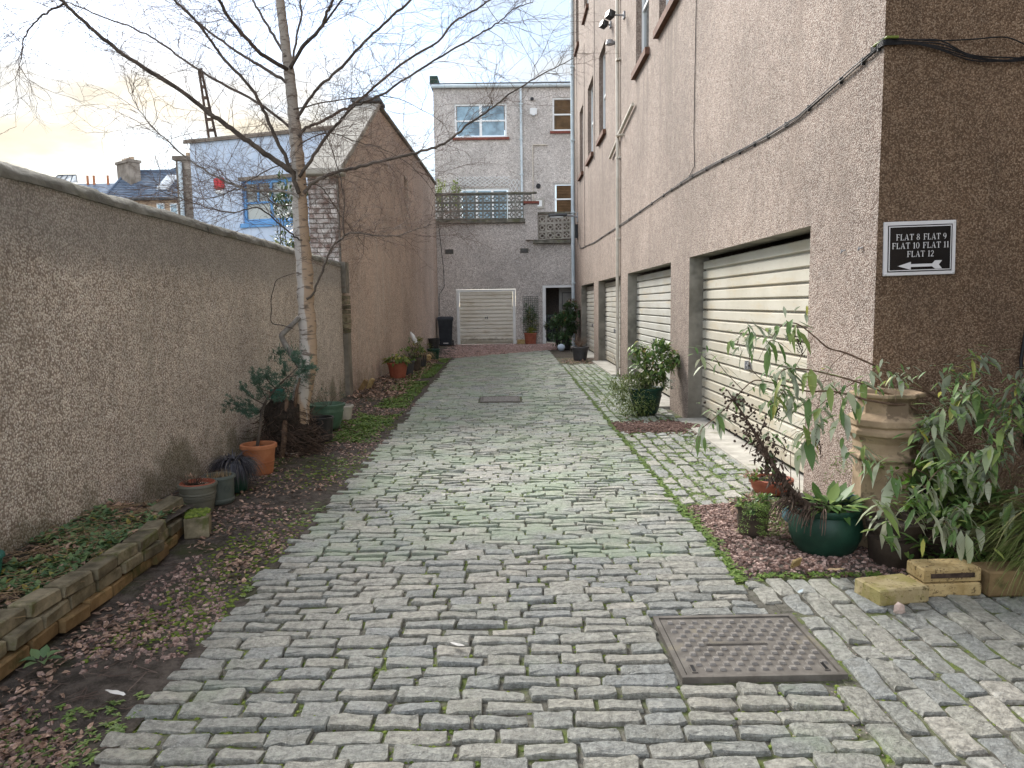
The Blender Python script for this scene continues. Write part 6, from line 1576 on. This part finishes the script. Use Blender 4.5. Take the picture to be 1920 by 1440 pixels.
for name, r0, r1, pts in BR:
    if name not in ('trunk', 'snag', 'wire'): r0, r1 = r0*.88, r1*.88
    V = smooth_path([Wt(p) for p in pts], 5, 0 if name in ('trunk','snag','wire') else .004)
    n = len(V)
    if name == 'trunk':
        rad = [r0 + (r1-r0)*(i/(n-1)) for i in range(n)]
        rad = [rr*(1 + .06*math.sin(i*1.9) + .05*q.uniform(-1,1)) * (1.45 - .45*min(1, i/5)) for i, rr in enumerate(rad)]
        # pixel widths in the photograph: about 0.16 m at the foot, 0.14 m at 2 m, 0.09 m at 4.5 m
        rad = [min(rr*1.14, .13) for rr in rad]
        b = MB(); b.tube(V, rad, 16); o = b.build('trunk', M['bark'], tree, smooth=True)
        continue
    grey = name in ('snag', 'b12')
    b = MB(); b.tube(V, [(r0*(1-i/(n-1)) + r1*i/(n-1))*(1 + .06*q.uniform(-1,1)) for i in range(n)], 8 if r0 > .012 else 5)
    o = b.build('branch', M['branch_grey'] if grey else M['branch'], tree, smooth=True)
    if name in ('snag', 'wire'): continue
    tb = MB()
    for i in range(max(4, n//7), n):
        k_ = (q.random() < .85)
        if r1 > .008 and i < n*.35: k_ = (q.random() < .5)
        for _ in range(int(k_)):
            ax = (V[min(i+1,n-1)] - V[max(i-1,0)]).normalized()
            d = ax*.6 + Vector((q.uniform(-1,1), q.uniform(-1,1), q.uniform(-.45,1.0)))
            twig(tb, V[i], d, q.uniform(.25,.72)*(1.0 if i < n*.9 else .8), .0031, 2)
    tb.build('twigs', M['twig'], o, kind='stuff')
# dark matted stems round the foot
b = MB()
for k in range(760):
    a = q.uniform(0,6.28); rr = .30*math.sqrt(q.random()); z0 = q.uniform(.0,.85)*(1 - rr/.40)
    p = Vector((rr*math.cos(a) - .04, rr*math.sin(a) + .02, z0)); P = [p]; d = Vector((-math.sin(a) + q.uniform(-.6,.6), math.cos(a) + q.uniform(-.6,.6), q.uniform(-.7,.5)))
    for j in range(4): P.append(P[-1] + d.normalized()*.07); d += Vector((q.gauss(0,.5), q.gauss(0,.5), q.gauss(-.2,.4)))
    b.tube(P, .0032, 3)
b.build('matted_stems', M['dead_stem'], tree, kind='stuff')
b = MB()
for k in range(14):
    a = 6.28*k/14; b.blob((-.05 + .13*math.cos(a), .02 + .13*math.sin(a), .14 + .09*(k % 4)), .14, .14, .20, k, .2)
b.build('root_mass', M['compost'], tree)
b = MB(); b.tube([Wt((-2.30,7.3,0)), Wt((-2.27,7.32,.2)), Wt((-2.26,7.35,.40)), Wt((-2.24,7.38,.62))], [.035,.028,.025,.018], 7)
b.tube([Wt((-2.18,7.42,.5)), Wt((-2.16,7.43,.66)), Wt((-2.12,7.44,.8))], [.02,.016,.012], 6); b.build('reddish_stem', M['cane'], tree, smooth=True)
foliage(tree, (-.02,-.08,.85), .24, .16, .22, 1500, .036, .008, 'conifer', 'creeper', 12, seed=172)

# evergreens behind the garden wall
t = tag(obj('holly_shrub', None, None, (-3.75, 13.4, 0)), 'sparse glossy evergreen bush rising behind the garden wall beside the birch trunk', 'shrub')
stems(t, (0,0,1.2), 16, 2.4, .6, .016, 'branch', 'stem', 181, .2)
foliage(t, (-.05,0,3.0), .38, .4, .85, 900, .10, .042, 'holly', clumps=40, seed=182, hollow=.1); foliage(t, (.0,0,2.45), .6, .4, .28, 420, .085, .04, 'yellow_green', 'light_leaves', 22, seed=183)
for x, z, lab in ((-2.72, 5.9, 'light green upright bush on the terrace, the left of the two'), (-2.15, 6.05, 'light green upright bush on the terrace, the right of the two')):
    t = pot('potted_shrub', lab, (x, 30.4, 4.52), prof_pot(.14,.17,.3,.01,.03), M['terracotta_red'], .15, .26, cat='shrub')
    stems(t, (0,0,.26), 8, 1.1, .2, .01, 'branch', 'stem', 190, .1); foliage(t, (0,0,1.35), .24, .2, .52, 420, .12, .04, 'laurel_light', clumps=22, seed=int(191 + z*10), hollow=.1)

# ------------------------------------------------------------------ ground litter, chips, moss
def scatter(name, label, m, n, fpos, shape, seed, part=None):
    q = random.Random(seed); b = MB()
    for k in range(n):
        p = fpos(q)
        if p is None: continue
        shape(b, Vector(p), q, k)
    o = b.build(name, M[m], None, kind='stuff'); o['label'] = label
    return o
def chip(s0, s1):
    def f(b, p, q, k):
        s = q.uniform(s0, s1) * (1 + p.y*.03)
        a = q.uniform(0, 6.28); e = [(math.cos(a + i*2.09 + q.uniform(-.4,.4))*s, math.sin(a + i*2.09 + q.uniform(-.4,.4))*s) for i in range(3)]
        t_ = s*q.uniform(.25,.6)
        vs = [(p.x + x, p.y + y, p.z - .003) for x, y in e] + [(p.x + x*.7, p.y + y*.7, p.z + t_*q.uniform(.6,1.2)) for x, y in e]
        b.add(vs, [(3,4,5),(0,1,4,3),(1,2,5,4),(2,0,3,5)])
    return f
def flatleaf(l0, l1):
    def f(b, p, q, k):
        L = q.uniform(l0, l1); b.leaf(p + Vector((0,0,.004)), up(.12,1,q), up(1,.45,q), L, L*q.uniform(.45,.75), q.uniform(-.3,.4), q.uniform(0,.5))
    return f
def rosette(l0, l1, n, tilt=.5):
    def f(b, p, q, k):
        a0 = q.uniform(0,6.28)
        for i in range(n):
            a = a0 + 6.28*i/n + q.uniform(-.3,.3); L = q.uniform(l0,l1)
            b.leaf(p, (math.cos(a), math.sin(a), tilt*q.uniform(.2,1.4)), (0,0,1), L, L*.55, .3, .15)
    return f
def moss_blob(s0, s1):
    def f(b, p, q, k):
        s = q.uniform(s0,s1); b.blob(p, s, s*q.uniform(.6,1.2), s*.5, k % 97, .25)
    return f
def on_verge(y0, y1, t0=0, t1=1, pw=1.6, mask=None):
    def f(q):
        y = y0 + (y1-y0)*q.random()**pw; t = q.uniform(t0, t1); xl = -2.72 if y > 4.9 else -2.06
        x = xl + (lane_left(y) - .02 - xl)*t
        if mask and not mask(x, y, q): return None
        return (x, y, vz(x, y) + .002)
    return f
def nmask(sc, th, seed): return lambda x, y, q: mnoise.noise(Vector((x*sc, y*sc, seed))) + q.uniform(-.15,.15) > th
scatter('red_chips', 'pinkish stone chips strewn over the left verge', 'chip', 6500, on_verge(2.0, 12, .12, .98, 1.7, nmask(1.3, .02, 2)), chip(.004, .017), 201)
scatter('brown_litter', 'dead brown leaf litter over the left verge', 'dead_leaf', 7000, on_verge(2.0, 14, .0, .92, 1.6, nmask(1.2, -.05, 7)), flatleaf(.010, .05), 202)
scatter('far_litter', 'dead leaf litter along the far left verge', 'dead_leaf', 3600, on_verge(12, 21, .0, .7, 1.0), flatleaf(.04, .08), 203)
scatter('verge_weeds', 'small bright weeds in patches on the left verge', 'weed', 2200, on_verge(2.2, 9.5, .25, 1.0, 1.1, nmask(1.4, .10, 11)), rosette(.012, .030, 6), 204)
scatter('verge_moss', 'low moss in patches on the left verge', 'moss', 3000, on_verge(2.2, 9.5, .3, 1.0, 1.3, nmask(1.0, .12, 13)), moss_blob(.006, .015), 205)
def green_band(q):
    y = q.uniform(8.2, 21.5); c = -1.86 - .05*math.sin(y) - .12*(y > 14)*min(1,(y-14)/5); x = c + q.gauss(0, .16)
    if x > lane_left(y) - .12 or x < -2.6: return None
    if mnoise.noise(Vector((x*1.6, y*.9, 17))) < -.18: return None
    return (x, y, vz(x,y))
scatter('grass_strip', 'bright green weeds and grass along the middle of the far verge', 'weed', 8000, green_band, rosette(.022, .05, 6, .8), 206)
def in_bed(q):
    y = q.uniform(2.3, 4.95); x = q.uniform(-2.74, -2.22); return (x, y, bz(x,y) + .004)
scatter('bed_leaves', 'creeping leafy ground cover in the brick edged bed', 'clover', 1500, lambda q: (lambda p: p if mnoise.noise(Vector((p[0]*2.4, p[1]*2.4, 5))) > -.15 else None)(in_bed(q)), rosette(.03, .062, 3, .9), 207)
scatter('bed_litter', 'dry straw and leaf litter in the brick edged bed', 'straw', 520, in_bed, lambda b, p, q, k: b.tube([p, p + Vector((q.uniform(-.1,.1), q.uniform(-.1,.1), q.uniform(.0,.03))), p + Vector((q.uniform(-.16,.16), q.uniform(-.16,.16), .01))], .0018, 3), 208)
scatter('bed_dead_leaves', 'dead leaves in the brick edged bed', 'dead_leaf', 1300, in_bed, flatleaf(.02, .05), 209)
scatter('twig_litter', 'fallen twigs on the left verge', 'twig', 260, on_verge(2, 9, 0, .9), lambda b, p, q, k: b.tube([p + Vector((0,0,.008)), p + Vector((q.uniform(-.07,.07), q.uniform(-.07,.07), .012)), p + Vector((q.uniform(-.13,.13), q.uniform(-.13,.13), .008))], .0016, 3), 210)
def in_gravel(q):
    y = q.uniform(3.95, 5.36); x = q.uniform(1.26, 2.22 if y > 4.6 else 3.0); return (x, y, gz(x,y) + .002)
scatter('red_gravel', 'red gravel between the pots and the setts on the right', 'chip', 4200, in_gravel, chip(.008, .017), 211)
scatter('dark_gravel', 'dark brown chips between the pots on the right', 'chip_brown', 3000, in_gravel, chip(.008, .018), 212)
def in_patch(q):
    y = 8.93 + q.gauss(0,.18); x = min(2.23, 1.24 + abs(q.gauss(.6,.34)))
    return (x, y, max(-.002, gz2(x,y)) + .004)
scatter('bark_chips', 'brown chips heaped round the big green pot', 'chip_brown', 3200, in_patch, chip(.010, .02), 213)
def in_yard(q):
    x = q.uniform(-2.7, 1.9); y = q.uniform(max(21.3, lane_end(x) + .02), 28.3); return (x, y, gz3(x,y))
scatter('yard_gravel', 'pinkish gravel in front of the far garage', 'chip_light', 8000, in_yard, chip(.014, .03), 214)
def joint_pt(x0, x1, y0, y1, mask=None):
    def f(q):
        x, y = q.uniform(x0,x1), y0 + (y1-y0)*q.random()
        if x < lane_left(y): return None
        for h in (MAN, GRATE):
            if h[0]-.01 < x < h[1]+.01 and h[2]-.01 < y < h[3]+.01: return None
        if mask and not mask(x,y,q): return None
        return (x, y, -.0165)
    return f
scatter('joint_moss', 'moss filling joints between the setts', 'moss', 20000, joint_pt(-1.45, 1.25, 2.1, 9, nmask(.9, -.02, 21)), moss_blob(.005, .013), 215)
scatter('joint_moss', 'moss filling joints of the right hand paving', 'moss', 10000, joint_pt(1.24, 3.1, 1.9, 3.9, nmask(1.2, -.1, 22)), moss_blob(.006, .014), 216)
scatter('joint_weeds', 'small weeds in the joints of the apron by the garages', 'weed', 10000, joint_pt(1.24, 2.1, 5.35, 17.5), lambda b, p, q, k: rosette(.012,.026,5)(b, p + Vector((0,0,.012)), q, k), 217)
scatter('lane_weeds', 'small weeds in the joints of the far lane', 'weed', 5000, joint_pt(-1.5, 1.24, 5.0, 20, nmask(.8, -.05, 23)), lambda b, p, q, k: rosette(.010,.024,5)(b, p + Vector((0,0,.013)), q, k), 218)
def lane_edge(q):
    y = 3.9 + 14*q.random()**1.4; return (1.225 + q.gauss(0,.018), y, -.008)
scatter('edge_weeds', 'green line of weeds along the right edge of the lane', 'weed', 1500, lane_edge, rosette(.014,.03,5), 219)
def split_line(q):
    y = q.uniform(10.0, 17.5)
    if 11.9 < y < 13.6: return None
    return (.55 + .028*(y-10)*0 + .07*(y > 13) + q.gauss(0,.02), y, -.008)
scatter('seam_weeds', 'green seam of weeds running up the middle of the far lane', 'weed', 420, split_line, rosette(.014,.03,5), 220)
def bed_edge(q):
    a = q.random(); return (1.26 + q.gauss(0,.03), 3.95 + 1.4*a, .004) if q.random() < .5 else (1.3 + .7*a, 3.95 + q.gauss(0,.025), .004)
scatter('bed_edge_weeds', 'low weeds along the edge of the right hand gravel', 'weed', 240, bed_edge, rosette(.010,.024,5), 221)
scatter('grit', 'pale grit caught in the joints of the near paving', 'pinkstone', 900, joint_pt(.9, 3.1, 1.95, 3.4), lambda b, p, q, k: b.blob(p + Vector((0,0,.004)), .003, .003, .003, k, .3), 222)
t = thing('weed', 'broad leaved weed seedling at the foot of the brick edging', 'weed', (-1.98, 2.98, .03))
for k in range(7):
    a = k*.9; put_leaf(t, leaf_meshes('seed', 'clover', 3, 1, .7), (.02*math.cos(a), .02*math.sin(a), .02), (math.cos(a), math.sin(a), .7), (0,0,1), .055)
pot('pot', 'dark teal pot edge in the bed at the left border', (-2.62, 3.56, .17), prof_pot(.07,.09,.14,.01,.02), M['pot_teal'], .08, .11)

# repeats share a group phrase
GROUPS = {'wheelie bin': 'wheelie bins at the far end', 'manhole cover': 'iron covers set in the lane', 'alarm': 'alarm boxes on the houses'}
for o in list(scene.objects):
    c = o.get('category')
    if not c or o.parent is not None: continue
    if c == 'plant pot': o['group'] = 'pots along the left verge' if o.location.x < 0 else ('pots in the right hand corner' if o.location.y < 6.5 else 'pots along the garages')
    elif c == 'brick': o['group'] = 'loose bricks on the right' if o.location.x > 1 else 'loose bricks on the left'
    elif c == 'shrub' and o.location.y > 28: o['group'] = 'bushes on the terrace'
    elif c == 'litter': o['group'] = 'scraps of litter and leaf'
    elif c in GROUPS: o['group'] = GROUPS[c]
